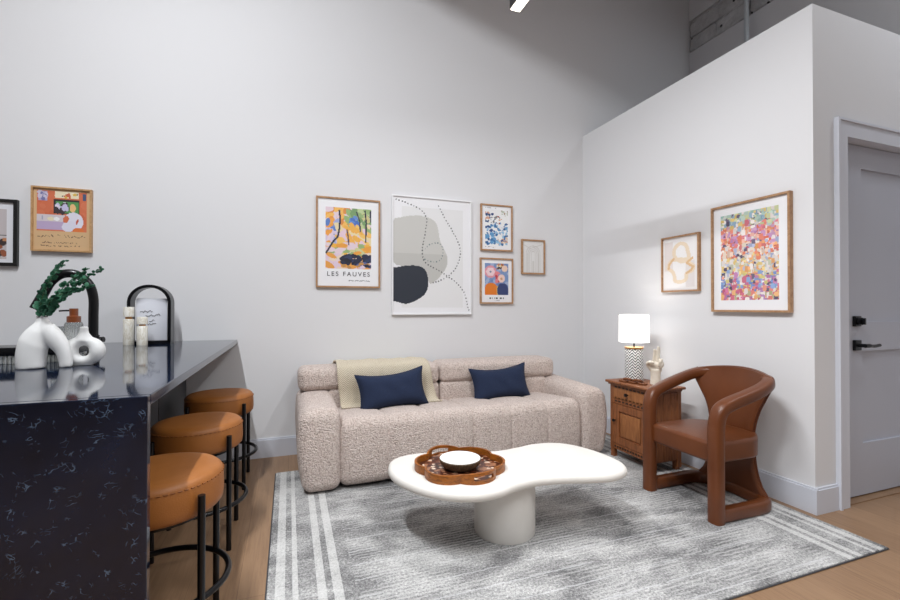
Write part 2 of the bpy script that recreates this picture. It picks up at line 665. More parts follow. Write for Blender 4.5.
h.rbox((hx, YD - 0.008, 1.055), (0.062, 0.016, 0.062), 0.004)
h.lathe([(0.0, 0.0), (0.022, 0.0), (0.022, 0.018), (0.0, 0.018)], 20)
hv = h
for i in range(len(hv.v) - 80, len(hv.v)):
    xx, yy2, zz = hv.v[i]
    hv.v[i] = (hx + xx, YD - 0.016 - zz, 1.055 + yy2)
h.box(hx - 0.006, hx + 0.006, YD - 0.05, YD - 0.03, 1.036, 1.074)
local(h.build('deadbolt', M['black']), door)

# pipe above the partition
pp = MB()
pp.tube([(4.05, 2.92, 0.02), (4.05, 2.92, ZC)], 0.020, 14)
pp.lathe([(0.034, 0), (0.034, 0.03), (0.0, 0.03)], 16, (4.05, 2.92, 4.5))
pp.lathe([(0.034, 0.0), (0.034, 0.02), (0.02, 0.02)], 16, (4.05, 2.92, 0.0))
tag(shift(pp.build('vertical_pipe', M['pipe']), (4.05, 2.92, 0)), 'thin grey painted vertical pipe rising behind the top of the partition wall', 'pipe')

# ================================================================== KITCHEN ISLAND
IX1, IX0, IY0, IY1 = -0.361, -1.80, 1.410, YB - 0.002
top = empty('kitchen_worktop', (-1.08, 2.5, 0), 'navy speckled stone island worktop with waterfall end panel', 'worktop')
def slab(x0, x1, y0, y1, z0, z1, r=0.003):
    return MB().rbox(((x0 + x1) / 2, (y0 + y1) / 2, (z0 + z1) / 2), (x1 - x0, y1 - y0, z1 - z0), r, (1, 1, 1), 2)
local(slab(IX0, IX1, IY0 + 0.0305, IY1, ZT - 0.03, ZT).build('worktop_slab', M['quartz'], smooth=False), top)
local(slab(IX0, IX1, IY0, IY0 + 0.03, 0.0, ZT).build('waterfall_panel', M['quartz'], smooth=False), top)
cab = empty('island_cabinet', (-1.2, 2.5, 0), 'dark grey island base cabinet under the navy worktop behind the stools', 'cabinet')
cb = MB()
cb.box(IX0 + 0.05, -0.697, IY0 + 0.035, YB - 0.02, 0.10, ZT - 0.032)
local(cb.build('body', M['islandside'], smooth=False), cab)
local(MB().box(IX0 + 0.1, -0.74, IY0 + 0.035, YB - 0.02, 0.0, 0.0995).build('toe_kick', M['darkfoot'], smooth=False), cab)
for k in range(3):
    y0 = IY0 + 0.05 + k * 0.715
    local(MB().rbox((-0.690, y0 + 0.35, 0.48), (0.012, 0.70, 0.74), 0.003, (1, 1, 1), 1).build('side_panel', M['islandside'], None), cab)

# ------------------------------------------------------------------ faucet
fy = 2.72
f = empty('faucet', (-0.932, fy, ZT), 'tall matte black gooseneck kitchen faucet behind the white vases', 'faucet')
g = MB()
g.lathe([(0.035, 0), (0.035, 0.008), (0.026, 0.012), (0.026, 0.10), (0.0, 0.10)], 24)
g.build('base', M['black'], f)
g = MB()
ph = catmull([(0, 0, 0.08), (0, 0, 0.20), (0, -0.002, 0.290), (-0.018, -0.008, 0.36), (-0.065, -0.016, 0.405), (-0.120, -0.022, 0.405), (-0.162, -0.026, 0.368), (-0.188, -0.03, 0.312), (-0.222, -0.034, 0.235)], 6)
g.tube(ph, 0.021, 16)
g.build('spout', M['black'], f)
g = MB()
g.tube([(0.018, 0, 0.075), (0.046, -0.006, 0.078)], 0.014, 14)
g.tube([(0.034, -0.004, 0.078), (0.034, -0.05, 0.082)], 0.006, 10)
g.build('lever', M['black'], f)

# ------------------------------------------------------------------ soap bottle and ribbed glassware
def ribbed(r, h, z0=0, n=48, amp=0.05):
    vs, fs = [], []
    zs = [z0, z0 + 0.004, z0 + h - 0.01, z0 + h]
    rs = [0.94, 1.0, 1.0, 0.9]
    for q, z in enumerate(zs):
        for i in range(n):
            a = 2 * PI * i / n
            rr = r * rs[q] * (1 + (amp if i % 2 else -amp) * (q in (1, 2)))
            vs.append((rr * math.cos(a), rr * math.sin(a), z))
    for q in range(3):
        for i in range(n):
            j = (i + 1) % n
            fs.append((q * n + i, q * n + j, (q + 1) * n + j, (q + 1) * n + i))
    fs.append(list(range(n))[::-1]); fs.append([3 * n + i for i in range(n)])
    return vs, fs
s = empty('soap_bottle', (-0.968, 2.60, ZT), 'ribbed clear glass soap bottle with amber pump cap beside the arch vase', 'bottle')
MB().add(*ribbed(0.034, 0.17)).build('bottle_body', M['glass'], s)
MB().lathe([(0.027, 0.17), (0.027, 0.198), (0.017, 0.202), (0.017, 0.236), (0.0, 0.236)], 24).build('pump_cap', M['amber'], s)
MB().tube([(0, 0, 0.226), (-0.03, -0.004, 0.226), (-0.055, -0.006, 0.224)], 0.004, 8).build('nozzle', M['black'], s)
s = tag(MB().add(*ribbed(0.030, 0.15)).build('ribbed_tumbler', M['glass']), 'ribbed clear glass tumbler left of the amber capped bottle', 'tumbler')
s.location = (-1.045, 2.66, ZT)
# low ribbed glass box with black top
s = empty('ribbed_glass_box', (-1.14, 2.47, ZT), 'low black topped box of ribbed glass at the left edge behind the arch vase', 'box')
b = MB()
nr = 34
for i in range(nr):
    x0 = -0.26 + i * 0.5 / nr
    b.rbox((x0 + 0.25 / nr, 0, 0.018), (0.5 / nr - 0.0006, 0.15, 0.036), 0.004, (1, 1, 1), 1)
b.build('glass_body', M['glass'], s)
MB().rbox((-0.01, 0, 0.0535), (0.53, 0.165, 0.034), 0.004, (1, 1, 1), 2).build('black_lid', M['blackgloss'], s)

# ------------------------------------------------------------------ white vases
v1 = MB()
fl_ = superell(24, 2.0, 0.72, 1.0)
def limb(pts, rad_):
    P_ = catmull([(x, 0, z) for x, z in pts], 6)
    v1.tube(P_, np.interp(np.linspace(0, 1, len(P_)), np.linspace(0, 1, len(rad_)), rad_), 24, prof=fl_, up=(0, 1, 0))
limb([(0, 0.208), (0, 0.182), (-0.010, 0.145), (-0.032, 0.100), (-0.042, 0.050), (-0.042, 0.0)], [0.0225, 0.0255, 0.046, 0.060, 0.060, 0.057])
limb([(0, 0.182), (0.016, 0.150), (0.050, 0.117), (0.080, 0.078), (0.094, 0.036), (0.097, 0.0)], [0.0255, 0.042, 0.041, 0.034, 0.029, 0.027])
o = remeshed('arch_vase', v1, M['ceramic'], 0.004, None, 16)
o.location = (-0.921, 2.20, ZT)
o.data.transform(Matrix.Diagonal((0.80, 0.95, 1.0, 1.0)))
# flat feet and a dark disc painted for the shade in the neck
tag(o, 'large white ceramic vase shaped as an arch holding eucalyptus', 'vase')
hole = MB().lathe([(0.0, 0.0), (0.018, 0.0), (0.018, 0.0015), (0.0, 0.0015)], 20, (0.0, 0, 0.2045))
hole.build('mouth_shade', M['darkfoot'], o)

v2 = MB()
ring = []
for i in range(40):
    a = 2 * PI * i / 40
    ring.append((0.052 * math.cos(a), 0, 0.060 + 0.041 * math.sin(a)))
rad = [0.0195 + 0.0125 * math.cos(2 * PI * i / 40) ** 2 for i in range(40)]
v2.tube(ring, rad, 20, up=(0, 1, 0), closed=True)
v2.tube(catmull([(0, 0, 0.100), (0, 0, 0.118), (0, 0, 0.138), (0, 0, 0.162)], 4), np.interp(np.linspace(0, 1, 13), [0, 0.35, 0.7, 1], [0.044, 0.031, 0.0175, 0.0185]), 20, prof=superell(20, 2.0, 0.6, 1.0), up=(0, 1, 0))
v2.box(-0.035, 0.035, -0.014, 0.014, 0.0, 0.02)
o = remeshed('ring_vase', v2, M['ceramic'], 0.0032, None, 22)
o.location = (-0.803, 2.25, ZT)
o.data.transform(Matrix.Diagonal((0.90, 1.0, 1.0, 1.0)))
tag(o, 'small round white ceramic vase with a hole through its middle', 'vase')

# ------------------------------------------------------------------ eucalyptus sprigs
def sprig(path, nl, r0, label, seed):
    rn = random.Random(seed)
    P = catmull(path, 10)
    base = Vector(path[0])
    root = empty('eucalyptus_sprig', base, label, 'plant', 'eucalyptus sprigs in the arch vase')
    Q = P - np.array(path[0])
    MB().tube(Q, np.linspace(0.0028, 0.001, len(Q)), 6).build('stem', M['stem'], root)
    lv = MB()
    for i in range(nl):
        t = 0.03 + 0.97 * i / (nl - 1)
        k = min(int(t * (len(Q) - 1)), len(Q) - 2)
        c = Q[k]; T = Q[k + 1] - Q[k]; T /= np.linalg.norm(T)
        for sd in (-1, 1):
            ang = rn.uniform(0, 2 * PI)
            side = np.array([math.cos(ang), math.sin(ang), 0.3 * rn.uniform(-1, 1)])
            side -= T * side.dot(T); side /= np.linalg.norm(side)
            side = sd * side
            r = r0 * (1 - 0.55 * t) * rn.uniform(0.8, 1.2)
            d = side * 0.75 + T * 0.5; d /= np.linalg.norm(d)
            nrm = np.cross(d, T) + 0.5 * np.array([rn.uniform(-1, 1), rn.uniform(-1, 1), rn.uniform(-1, 1)])
            nrm -= d * nrm.dot(d); nrm /= np.linalg.norm(nrm)
            bt = np.cross(nrm, d)
            n = 10; vs = []
            for off in (0.0006, -0.0006):
                vs.append(c + d * (0.002 + r) + nrm * (off - 0.12 * r))
                for q in range(n):
                    a = 2 * PI * q / n
                    vs.append(c + d * (0.002 + r + r * math.cos(a)) + bt * r * 0.9 * math.sin(a) + nrm * off)
            fs = []
            for q in range(n):
                w_ = (q + 1) % n
                fs.append((0, 1 + q, 1 + w_))
                fs.append((n + 1, n + 2 + w_, n + 2 + q))
                fs.append((1 + q, n + 2 + q, n + 2 + w_, 1 + w_))
            lv.add(vs, fs)
    lv.build('leaves', M['leaf'], root, fix=False)
vx, vy, vz = -0.913, 2.20, ZT + 0.2065
sprig([(vx, vy, vz), (vx - 0.012, vy, vz + 0.05), (vx + 0.01, vy - 0.01, vz + 0.12), (vx + 0.045, vy - 0.02, vz + 0.18), (vx + 0.075, vy - 0.02, vz + 0.225)], 38, 0.0125, 'leafy eucalyptus sprig rising highest at the left of the arch vase', 1)
sprig([(vx + 0.008, vy, vz), (vx + 0.03, vy + 0.01, vz + 0.06), (vx + 0.08, vy + 0.02, vz + 0.115), (vx + 0.125, vy + 0.02, vz + 0.155), (vx + 0.18, vy + 0.02, vz + 0.20)], 44, 0.0125, 'leafy eucalyptus sprig leaning furthest right out of the arch vase', 2)
sprig([(vx + 0.002, vy - 0.008, vz), (vx + 0.02, vy - 0.02, vz + 0.05), (vx + 0.07, vy - 0.03, vz + 0.09), (vx + 0.13, vy - 0.03, vz + 0.115), (vx + 0.165, vy - 0.03, vz + 0.125)], 40, 0.0135, 'bushy eucalyptus sprig bending low over the front of the arch vase', 3)

sprig([(vx - 0.004, vy + 0.006, vz), (vx + 0.012, vy + 0.02, vz + 0.055), (vx + 0.05, vy + 0.03, vz + 0.12), (vx + 0.095, vy + 0.035, vz + 0.17), (vx + 0.125, vy + 0.035, vz + 0.195)], 38, 0.0120, 'leafy eucalyptus sprig in the middle of the arch vase bunch', 4)

# ------------------------------------------------------------------ marble mills
def mill(loc, h, r, label):
    root = empty('spice_mill', loc, label, 'mill', 'marble mills on the worktop')
    MB().lathe([(r * 0.96, 0), (r, 0.004), (r, h * 0.66), (r * 0.94, h * 0.675), (r * 0.66, h * 0.685), (0, h * 0.685)], 28).build('body', M['marble'], root)
    MB().lathe([(r * 0.62, h * 0.672), (r * 0.62, h * 0.735), (0.0, h * 0.735)], 20).build('collar', M['brass'], root)
    MB().lathe([(r * 0.7, h * 0.733), (r, h * 0.745), (r, h * 0.985), (r * 0.95, h), (0, h)], 28).build('head', M['marble'], root)
mill((-0.968, 3.37, ZT), 0.243, 0.030, 'taller cream marble mill standing in front of the arch frame')
mill((-0.878, 3.31, ZT), 0.180, 0.030, 'shorter cream marble mill in front of the white sign')

# ------------------------------------------------------------------ arch frame with sign
AX, AY = -0.862, 3.44
root = empty('sign_stand', (AX, AY, ZT), 'black arched metal stand framing a white written sign by the wall', 'stand')
aw, ah = 0.114, 0.385
pth = [(-aw, 0, 0.012), (-aw, 0, ah - aw)]
for i in range(1, 24):
    a = PI - PI * i / 24
    pth.append((aw * math.cos(a), 0, ah - aw + aw * math.sin(a) * 0.96))
pth += [(aw, 0, ah - aw), (aw, 0, 0.012)]
MB().tube(pth, 1.0, prof=np.array([(-0.048, -0.0095), (0.048, -0.0095), (0.048, 0.0095), (-0.048, 0.0095)]), up=(0, 1, 0)).build('arch_band', M['black'], root)
MB().box(-aw - 0.0075, aw + 0.0075, -0.048, 0.048, 0.0, 0.020).build('foot_bar', M['black'], root, smooth=False)
sh = MB().rbox((0.004, 0.0, 0.020 + 0.14), (0.176, 0.006, 0.28), 0.002, (1, 1, 1), 1).build('sign_sheet', M['acrylic'], root)
# scrawled lines on the sign
sq = MB()
rn = random.Random(5)
for x0, x1, z in ((-0.062, 0.01, 0.208), (-0.03, 0.055, 0.182), (-0.01, 0.022, 0.150), (-0.02, 0.03, 0.128)):
    pts = []
    xx = x0
    while xx < x1:
        pts.append((xx, -0.0042, z + (xx - x0) * 0.12 + rn.uniform(-0.007, 0.007)))
        xx += rn.uniform(0.003, 0.007)
    sq.tube(pts, 0.0018, 5)
sq.build('handwriting', M['ink'], sh)

# ================================================================== STOOLS
def make_stool(loc, label):
    root = empty('bar_stool', loc, label, 'stool', 'bar stools along the island')
    R = 0.198
    prof = [(0.0, 0.452), (R - 0.03, 0.452), (R - 0.010, 0.457), (R - 0.001, 0.468), (R + 0.002, 0.49), (R + 0.001, 0.53), (R - 0.001, 0.560), (R - 0.006, 0.573), (R - 0.018, 0.583), (R - 0.05, 0.588), (R - 0.1, 0.590), (0.0, 0.591)]
    cu = MB().lathe(prof, 56).build('cushion', M['tan'], root)
    # dashed stitching round the rim
    st = MB()
    for i in range(64):
        a0 = 2 * PI * i / 64; a1 = a0 + 2 * PI / 64 * 0.6
        st.tube([((R + 0.0005) * math.cos(a), (R + 0.0005) * math.sin(a), 0.560) for a in (a0, (a0 + a1) / 2, a1)], 0.0022, 5)
    st.build('stitching', M['stitch'], cu)
    MB().lathe([(R - 0.04, 0.436), (R - 0.04, 0.4525), (0, 0.4525)], 40).build('seat_base', M['black'], root)
    q = 0.1555
    for sx in (-1, 1):
        for sy in (-1, 1):
            MB().tube([(sx * q, sy * q, 0), (sx * q, sy * q, 0.535)], 0.0115, 14).build('leg', M['black'], root)
    rg = [((q * 1.414 - 0.004) * math.cos(a), (q * 1.414 - 0.004) * math.sin(a), 0.20) for a in np.linspace(0, 2 * PI, 64, endpoint=False)]
    MB().tube(rg, 0.0105, 10, closed=True, up=(0, 0, 1)).build('footrest_ring', M['black'], root)
    return root
stool = make_stool((-0.418, 1.765, 0), 'tan leather bar stool nearest the camera beside the waterfall panel')
def dup(root, loc, label):
    r = root.copy(); COL.objects.link(r); r.location = loc; r['label'] = label
    for ch in list(root.children):
        c_ = ch.copy(); COL.objects.link(c_); c_.parent = r
        for g_ in ch.children:
            d_ = g_.copy(); COL.objects.link(d_); d_.parent = c_
    return r
dup(stool, (-0.418, 2.46, 0), 'tan leather bar stool between the two other stools')
dup(stool, (-0.418, 3.19, 0), 'tan leather bar stool furthest back next to the white wall')

# ================================================================== RUG
RX0, RX1, RY0, RY1 = -0.080, 2.650, 1.245, 3.232
r = MB().rbox(((RX0 + RX1) / 2, (RY0 + RY1) / 2, RUG / 2), (RX1 - RX0, RY1 - RY0, RUG), 0.003, (1, 1, 1), 2)
o = shift(r.build('area_rug', M['rug']), (RX0, RY0, 0))
tag(o, 'large grey distressed rug with white stripes at both ends', 'rug')
e_ = MB()
zz_ = 0.004
for a, b in (((0, -0.003), (2.73, -0.003)), ((2.733, 0), (2.733, RY1 - RY0)), ((2.73, RY1 - RY0 + 0.003), (0, RY1 - RY0 + 0.003)), ((-0.003, RY1 - RY0), (-0.003, 0))):
    e_.tube([(a[0], a[1], zz_), (b[0], b[1], zz_)], 0.0025, 8)
e_.build('bound_edge', M['underlay'], o)

# ================================================================== SOFA
SX0, SX1 = 0.058, 2.300
sofa = empty('sofa', ((SX0 + SX1) / 2, 3.2, 0), 'long beige boucle sofa with rounded arms against the back wall', 'sofa')
AI0, AI1 = 0.306, 2.066
NS = 6
seams = np.linspace(AI0, AI1, NS + 1)
def nz(v, c, s):
    return (v - np.array(c)) / (np.array(s) / 2)
def seat_fn(v):
    v = v.copy()
    ch = (AI1 - AI0) / NS
    t = np.mod(v[:, 0] - AI0, ch) / ch            # 0..1 inside a channel
    dseam = np.minimum(t, 1 - t) * ch
    puff = 0.013 * np.sqrt(np.clip(np.sin(PI * t), 0, 1)) - 0.008 * np.exp(-(dseam / 0.008) ** 2)
    yn = np.clip((2.98 - v[:, 1]) / 0.19, 0, 1)
    zn = np.clip((v[:, 2] - 0.16) / 0.25, 0, 1)
    v[:, 1] -= puff * yn
    v[:, 2] += puff * zn
    v[:, 2] -= np.clip(v[:, 1] - 2.86, 0, 1) * 0.085 * (v[:, 2] > 0.25)
    # front panel bellies forward
    v[:, 1] -= 0.018 * np.sin(PI * np.clip(v[:, 2] / 0.44, 0, 1)) * yn
    return v
cs, ss = ((AI0 + AI1) / 2, 3.095, 0.229), (AI1 - AI0 + 0.05, 0.63, 0.414)
local(MB().rbox(cs, ss, 0.07, (150, 10, 8), 6, seat_fn).build('seat', M['boucle']), sofa)
def arm_fn(sgn):
    def fn(v):
        v = v.copy()
        zz = np.clip(v[:, 2] / 0.52, 0, 1)
        c = SX0 + 0.13 if sgn < 0 else SX1 - 0.13
        out = np.clip((v[:, 0] - c) * sgn / 0.13, 0, 1)
        v[:, 0] += sgn * 0.018 * np.sin(PI * zz) * out - sgn * 0.03 * out * (1 - zz) ** 2
        fr = np.clip((2.95 - v[:, 1]) / 0.17, 0, 1)
        v[:, 1] += (0.028 * (zz - 0.45) ** 2 / 0.3 - 0.012) * fr
        top = np.clip((v[:, 2] - 0.3) / 0.2, 0, 1)
        v[:, 2] += top * (0.012 * np.cos((v[:, 0] - c) / 0.13 * PI / 2) + 0.02 * np.clip((v[:, 1] - 2.8) / 0.6, 0, 1) - 0.01)
        return v
    return fn
for sg, x0, x1 in ((-1, SX0, AI0 - 0.002), (1, AI1 + 0.002, SX1)):
    local(MB().rbox(((x0 + x1) / 2, 3.168, 0.2655), (x1 - x0, 0.824, 0.505), 0.062, (8, 20, 12), 6, arm_fn(sg)).build('arm', M['boucle']), sofa)
XM = 1.128
def soft(c, s, amt, seamx=None):
    def fn(v):
        q = nz(v, c, s)
        v = v.copy()
        bul = np.clip(1 - q[:, 0] ** 2, 0, 1) * np.clip(1 - q[:, 2] ** 2, 0, 1)
        v[:, 1] += amt * bul * np.sign(q[:, 1]) * (np.abs(q[:, 1]) > 0.6) * (q[:, 1] < 0)
        bz = np.clip(1 - q[:, 0] ** 4, 0, 1) * np.clip(1 - q[:, 1] ** 2, 0, 1)
        v[:, 2] += 0.5 * amt * bz * np.sign(q[:, 2]) * (q[:, 2] > 0.6)
        if seamx is not None:
            gr = 0.010 * np.exp(-((v[:, 0] - seamx) / 0.010) ** 2)
            v[:, 1] += gr * (q[:, 1] < 0); v[:, 2] -= gr * (q[:, 2] > 0)
        return v
    return fn
for x0, x1 in ((AI0 - 0.04, XM - 0.003), (XM + 0.003, AI1 + 0.04)):
    c_, s_ = ((x0 + x1) / 2, 3.447, 0.448), (x1 - x0, 0.29, 0.206)
    sx = x0 + 0.30 if x0 < XM - 0.1 else x1 - 0.30
    local(MB().rbox(c_, s_, 0.042, (60, 6, 6), 5, soft(c_, s_, 0.014, sx)).build('back_cushion', M['boucle']), sofa)
for x0, x1 in ((SX0 + 0.004, XM - 0.002), (XM + 0.002, 2.185)):
    c_, s_ = ((x0 + x1) / 2, 3.440, 0.615), (x1 - x0, 0.29, 0.162)
    local(MB().rbox(c_, s_, 0.05, (60, 6, 6), 6, soft(c_, s_, 0.016, None)).build('headrest', M['boucle']), sofa)
local(MB().rbox(((SX0 + SX1) / 2, 3.50, 0.27), (SX1 - SX0 - 0.06, 0.20, 0.50), 0.05, (4, 2, 2), 4).build('back_frame', M['boucle']), sofa)
for x in (SX0 + 0.10, SX1 - 0.10):
    local(MB().lathe([(0.024, RUG), (0.03, 0.06), (0, 0.06)], 16, (x, 2.88, 0)).build('foot', M['darkfoot']), sofa)
    local(MB().lathe([(0.024, 0.0), (0.03, 0.06), (0, 0.06)], 16, (x, 3.52, 0)).build('foot', M['darkfoot']), sofa)

# throw blanket over the left headrest
prof = catmull([(3.592, 0.640), (3.585, 0.690), (3.54, 0.714), (3.48, 0.722), (3.42, 0.724), (3.35, 0.720), (3.29, 0.702), (3.266, 0.665), (3.258, 0.62), (3.262, 0.565), (3.268, 0.52), (3.262, 0.48), (3.248, 0.440), (3.225, 0.425), (3.17, 0.428)], 5)
nu = 70
vs, fs = [], []
np_ = len(prof)
for i, (yy, zz) in enumerate(prof):
    t = i / (np_ - 1)
    x0 = 0.318 + 0.03 * t + 0.006 * math.sin(9 * t)
    x1 = 0.985 + 0.105 * t + 0.008 * math.sin(7 * t + 1)
    for j in range(nu + 1):
        u = j / nu
        wv = 0.004 * math.sin(u * 26 + 2 * t) + 0.004 * math.sin(u * 11 + 5 * t)
        vs.append((x0 + (x1 - x0) * u, yy - abs(wv) * (1 if i > 12 else 0.2), zz + abs(wv) * (1 if i <= 26 else 0.4)))
for i in range(np_ - 1):
    for j in range(nu):
        a = i * (nu + 1) + j
        fs.append((a, a + 1, a + nu + 2, a + nu + 1))
th = MB().add(vs, fs).build('throw_blanket', M['knit'])
md = th.modifiers.new('thickness', 'SOLIDIFY'); md.thickness = 0.010; md.offset = 0
fr = MB()
for j in range(0, nu + 1):
    for idx in (0, np_ - 1):
        pass
shift(th, (0.65, 3.4, 0.44))
tag(th, 'cream woven throw blanket draped over the left sofa back', 'blanket')

def pillow(loc, w_, h_, d_, rx, rz, ry, label):
    n, m = 30, 22
    vs, fs = [], []
    def P(u, v, sd):
        x = u * w_ / 2 * (1 - 0.10 * (1 - v * v))
        z = v * h_ / 2 * (1 - 0.20 * (1 - u * u)) - 0.008 * (1 - u * u) * (v > 0)
        th_ = d_ / 2 * ((1 - u ** 4) * (1 - v ** 4)) ** 0.6
        th_ += 0.003 * math.sin(9 * u + 4 * v) * (1 - u * u) * (1 - v * v)
        return (x, sd * th_, z)
    for sd in (-1, 1):
        o_ = len(vs)
        for i in range(n + 1):
            for j in range(m + 1):
                vs.append(P(-1 + 2 * i / n, -1 + 2 * j / m, sd))
        for i in range(n):
            for j in range(m):
                a = o_ + i * (m + 1) + j
                q = (a, a + m + 1, a + m + 2, a + 1)
                fs.append(q if sd < 0 else q[::-1])
    root = MB().add(vs, fs).build('throw_pillow', M['navy'], ang=80)
    edge = [P(-1 + 2 * i / n, -1, 0) for i in range(n)] + [P(1, -1 + 2 * j / m, 0) for j in range(m)] + [P(1 - 2 * i / n, 1, 0) for i in range(n)] + [P(-1, 1 - 2 * j / m, 0) for j in range(m)]
    MB().tube(edge, 0.004, 6, closed=True).build('piping', M['navy'], root)
    root.location = loc
    root.rotation_euler = (rx, ry, rz)
    return tag(root, label, 'pillow', 'navy pillows on the sofa')
pillow((0.708, 3.155, 0.538), 0.515, 0.285, 0.14, math.radians(-16), math.radians(4), math.radians(-4.5), 'navy blue lumbar pillow leaning on the cream blanket')
pillow((1.604, 3.205, 0.526), 0.495, 0.285, 0.14, math.radians(-16), math.radians(-3), math.radians(-4), 'navy blue lumbar pillow on the right half of the sofa')

# ================================================================== COFFEE TABLE
TZ = 0.335
outl = [(0.472, 2.20), (0.505, 2.290), (0.585, 2.345), (0.70, 2.352), (0.843, 2.315), (0.99, 2.262), (1.123, 2.245), (1.247, 2.262), (1.356, 2.282), (1.48, 2.262), (1.565, 2.19), (1.615, 2.08), (1.638, 1.97), (1.635, 1.85), (1.585, 1.762), (1.48, 1.728), (1.36, 1.748), (1.24, 1.786), (1.10, 1.806), (0.98, 1.786), (0.88, 1.752), (0.77, 1.748), (0.664, 1.790), (0.565, 1.880), (0.500, 1.99), (0.468, 2.10)]
OC = catmull([(x, y, 0) for x, y in outl], 6, True)[:, :2]
# outward normals
Tn = np.roll(OC, -1, 0) - np.roll(OC, 1, 0)
Tn /= np.linalg.norm(Tn, axis=1, keepdims=True)
Nn = np.stack([Tn[:, 1], -Tn[:, 0]], 1)
cen = OC.mean(0)
if ((OC - cen) * Nn).sum() < 0:
    Nn = -Nn
table = empty('coffee_table', (1.02, 2.02, RUG), 'white kidney shaped coffee table on a round pedestal in front of the sofa', 'table')
tp = MB()
vs, fs = [], []
prof = []
th_ = 0.046; rr_ = 0.022
for a in np.linspace(-90, 90, 13):
    prof.append((-rr_ + rr_ * math.cos(math.radians(a)), TZ - th_ / 2 + (th_ / 2) * math.sin(math.radians(a))))
n = len(OC); k = len(prof)
for i in range(n):
    for dr, z in prof:
        p_ = OC[i] + Nn[i] * dr
        vs.append((p_[0], p_[1], z))
for i in range(n):
    j = (i + 1) % n
    for q in range(k - 1):
        fs.append((i * k + q, j * k + q, j * k + q + 1, i * k + q + 1))
fs.append([i * k for i in range(n)][::-1])
fs.append([i * k + k - 1 for i in range(n)])
tp.add(vs, fs)
local(tp.build('tabletop', M['plaster'], ang=50), table)
local(MB().lathe([(0.151, RUG), (0.154, RUG + 0.006), (0.154, TZ - th_ + 0.0005), (0, TZ - th_ + 0.0005)], 56, (1.033, 2.015, 0)).build('pedestal', M['plaster']), table)

# ------------------------------------------------------------------ scalloped tray
TC = (0.803, 2.052)
tray = empty('serving_tray', (TC[0], TC[1], TZ), 'amber wooden scalloped tray with handle slots on the coffee table', 'tray', rz=math.radians(-20))
def lobes(th):
    # union of six discs round the centre
    best = 0
    for q in range(6):
        a = 2 * PI * q / 6
        d = th - a
        c0, r0 = 0.112, 0.114
        disc = r0 * r0 - (c0 * math.sin(d)) ** 2
        if disc > 0 and math.cos(d) > 0:
            best = max(best, c0 * math.cos(d) + math.sqrt(disc))
    return best
NT_ = 180
ths = [2 * PI * i / NT_ for i in range(NT_)]
RO = [lobes(t) for t in ths]
def hgt(t):
    # rim rises a little at the two handles
    d = min(abs((t - math.radians(120) + PI) % (2 * PI) - PI), abs((t - math.radians(300) + PI) % (2 * PI) - PI))
    return 0.041 + 0.012 * max(0, math.cos(min(d / math.radians(30), 1) * PI / 2))
wall = MB()
T_ = 0.011
def strip(i0, i1, zlo, zhi):
    vs, fs = [], []
    for i in range(i0, i1 + 1):
        t = ths[i % NT_]; ro = RO[i % NT_]; c_, s_ = math.cos(t), math.sin(t)
        a, b = zlo(t), zhi(t)
        vs += [(ro * c_, ro * s_, a), (ro * c_, ro * s_, b), ((ro - T_) * c_, (ro - T_) * s_, b), ((ro - T_) * c_, (ro - T_) * s_, a)]
    m_ = i1 - i0 + 1
    for i in range(m_ - 1):
        for q in range(4):
            w_ = (q + 1) % 4
            fs.append((i * 4 + q, i * 4 + w_, (i + 1) * 4 + w_, (i + 1) * 4 + q))
    fs.append((0, 3, 2, 1)); fs.append((m_ * 4 - 4, m_ * 4 - 3, m_ * 4 - 2, m_ * 4 - 1))
    wall.add(vs, fs)
hw = 7
c1, c2 = 60, 150
strip(c1 + hw, c2 - hw, lambda t: 0.0, hgt)
strip(c2 + hw, c1 - hw + NT_, lambda t: 0.0, hgt)
for cc in (c1, c2):
    strip(cc - hw, cc + hw, lambda t: 0.0, lambda t: 0.016)
    strip(cc - hw, cc + hw, lambda t: hgt(t) - 0.014, hgt)
wall.build('rim', M['traywood'], tray, fix=False, ang=35)
vs = [((RO[i] - 0.002) * math.cos(ths[i]), (RO[i] - 0.002) * math.sin(ths[i]), 0.002) for i in range(NT_)]
vs += [((RO[i] - 0.002) * math.cos(ths[i]), (RO[i] - 0.002) * math.sin(ths[i]), 0.010) for i in range(NT_)]
fs = [list(range(NT_))[::-1], [NT_ + i for i in range(NT_)]] + [(i, (i + 1) % NT_, NT_ + (i + 1) % NT_, NT_ + i) for i in range(NT_)]
MB().add(vs, fs).build('tray_floor', M['mosaic'], tray, smooth=False)
# bowl
bowl = empty('shallow_bowl', (0.800, 2.040, TZ + 0.010), 'shallow bowl with dark ridged side and white inside on the tray', 'bowl')
MB().lathe([(0.0, 0.0), (0.055, 0.0), (0.080, 0.006), (0.098, 0.024), (0.104, 0.044), (0.102, 0.048), (0.098, 0.047)], 48, cap=False).build('shell', M['bark'], bowl)
MB().lathe([(0.1005, 0.0478), (0.096, 0.0465), (0.06, 0.044), (0.0, 0.043)], 48, cap=False).build('white_filling', M['ceramic'], bowl)

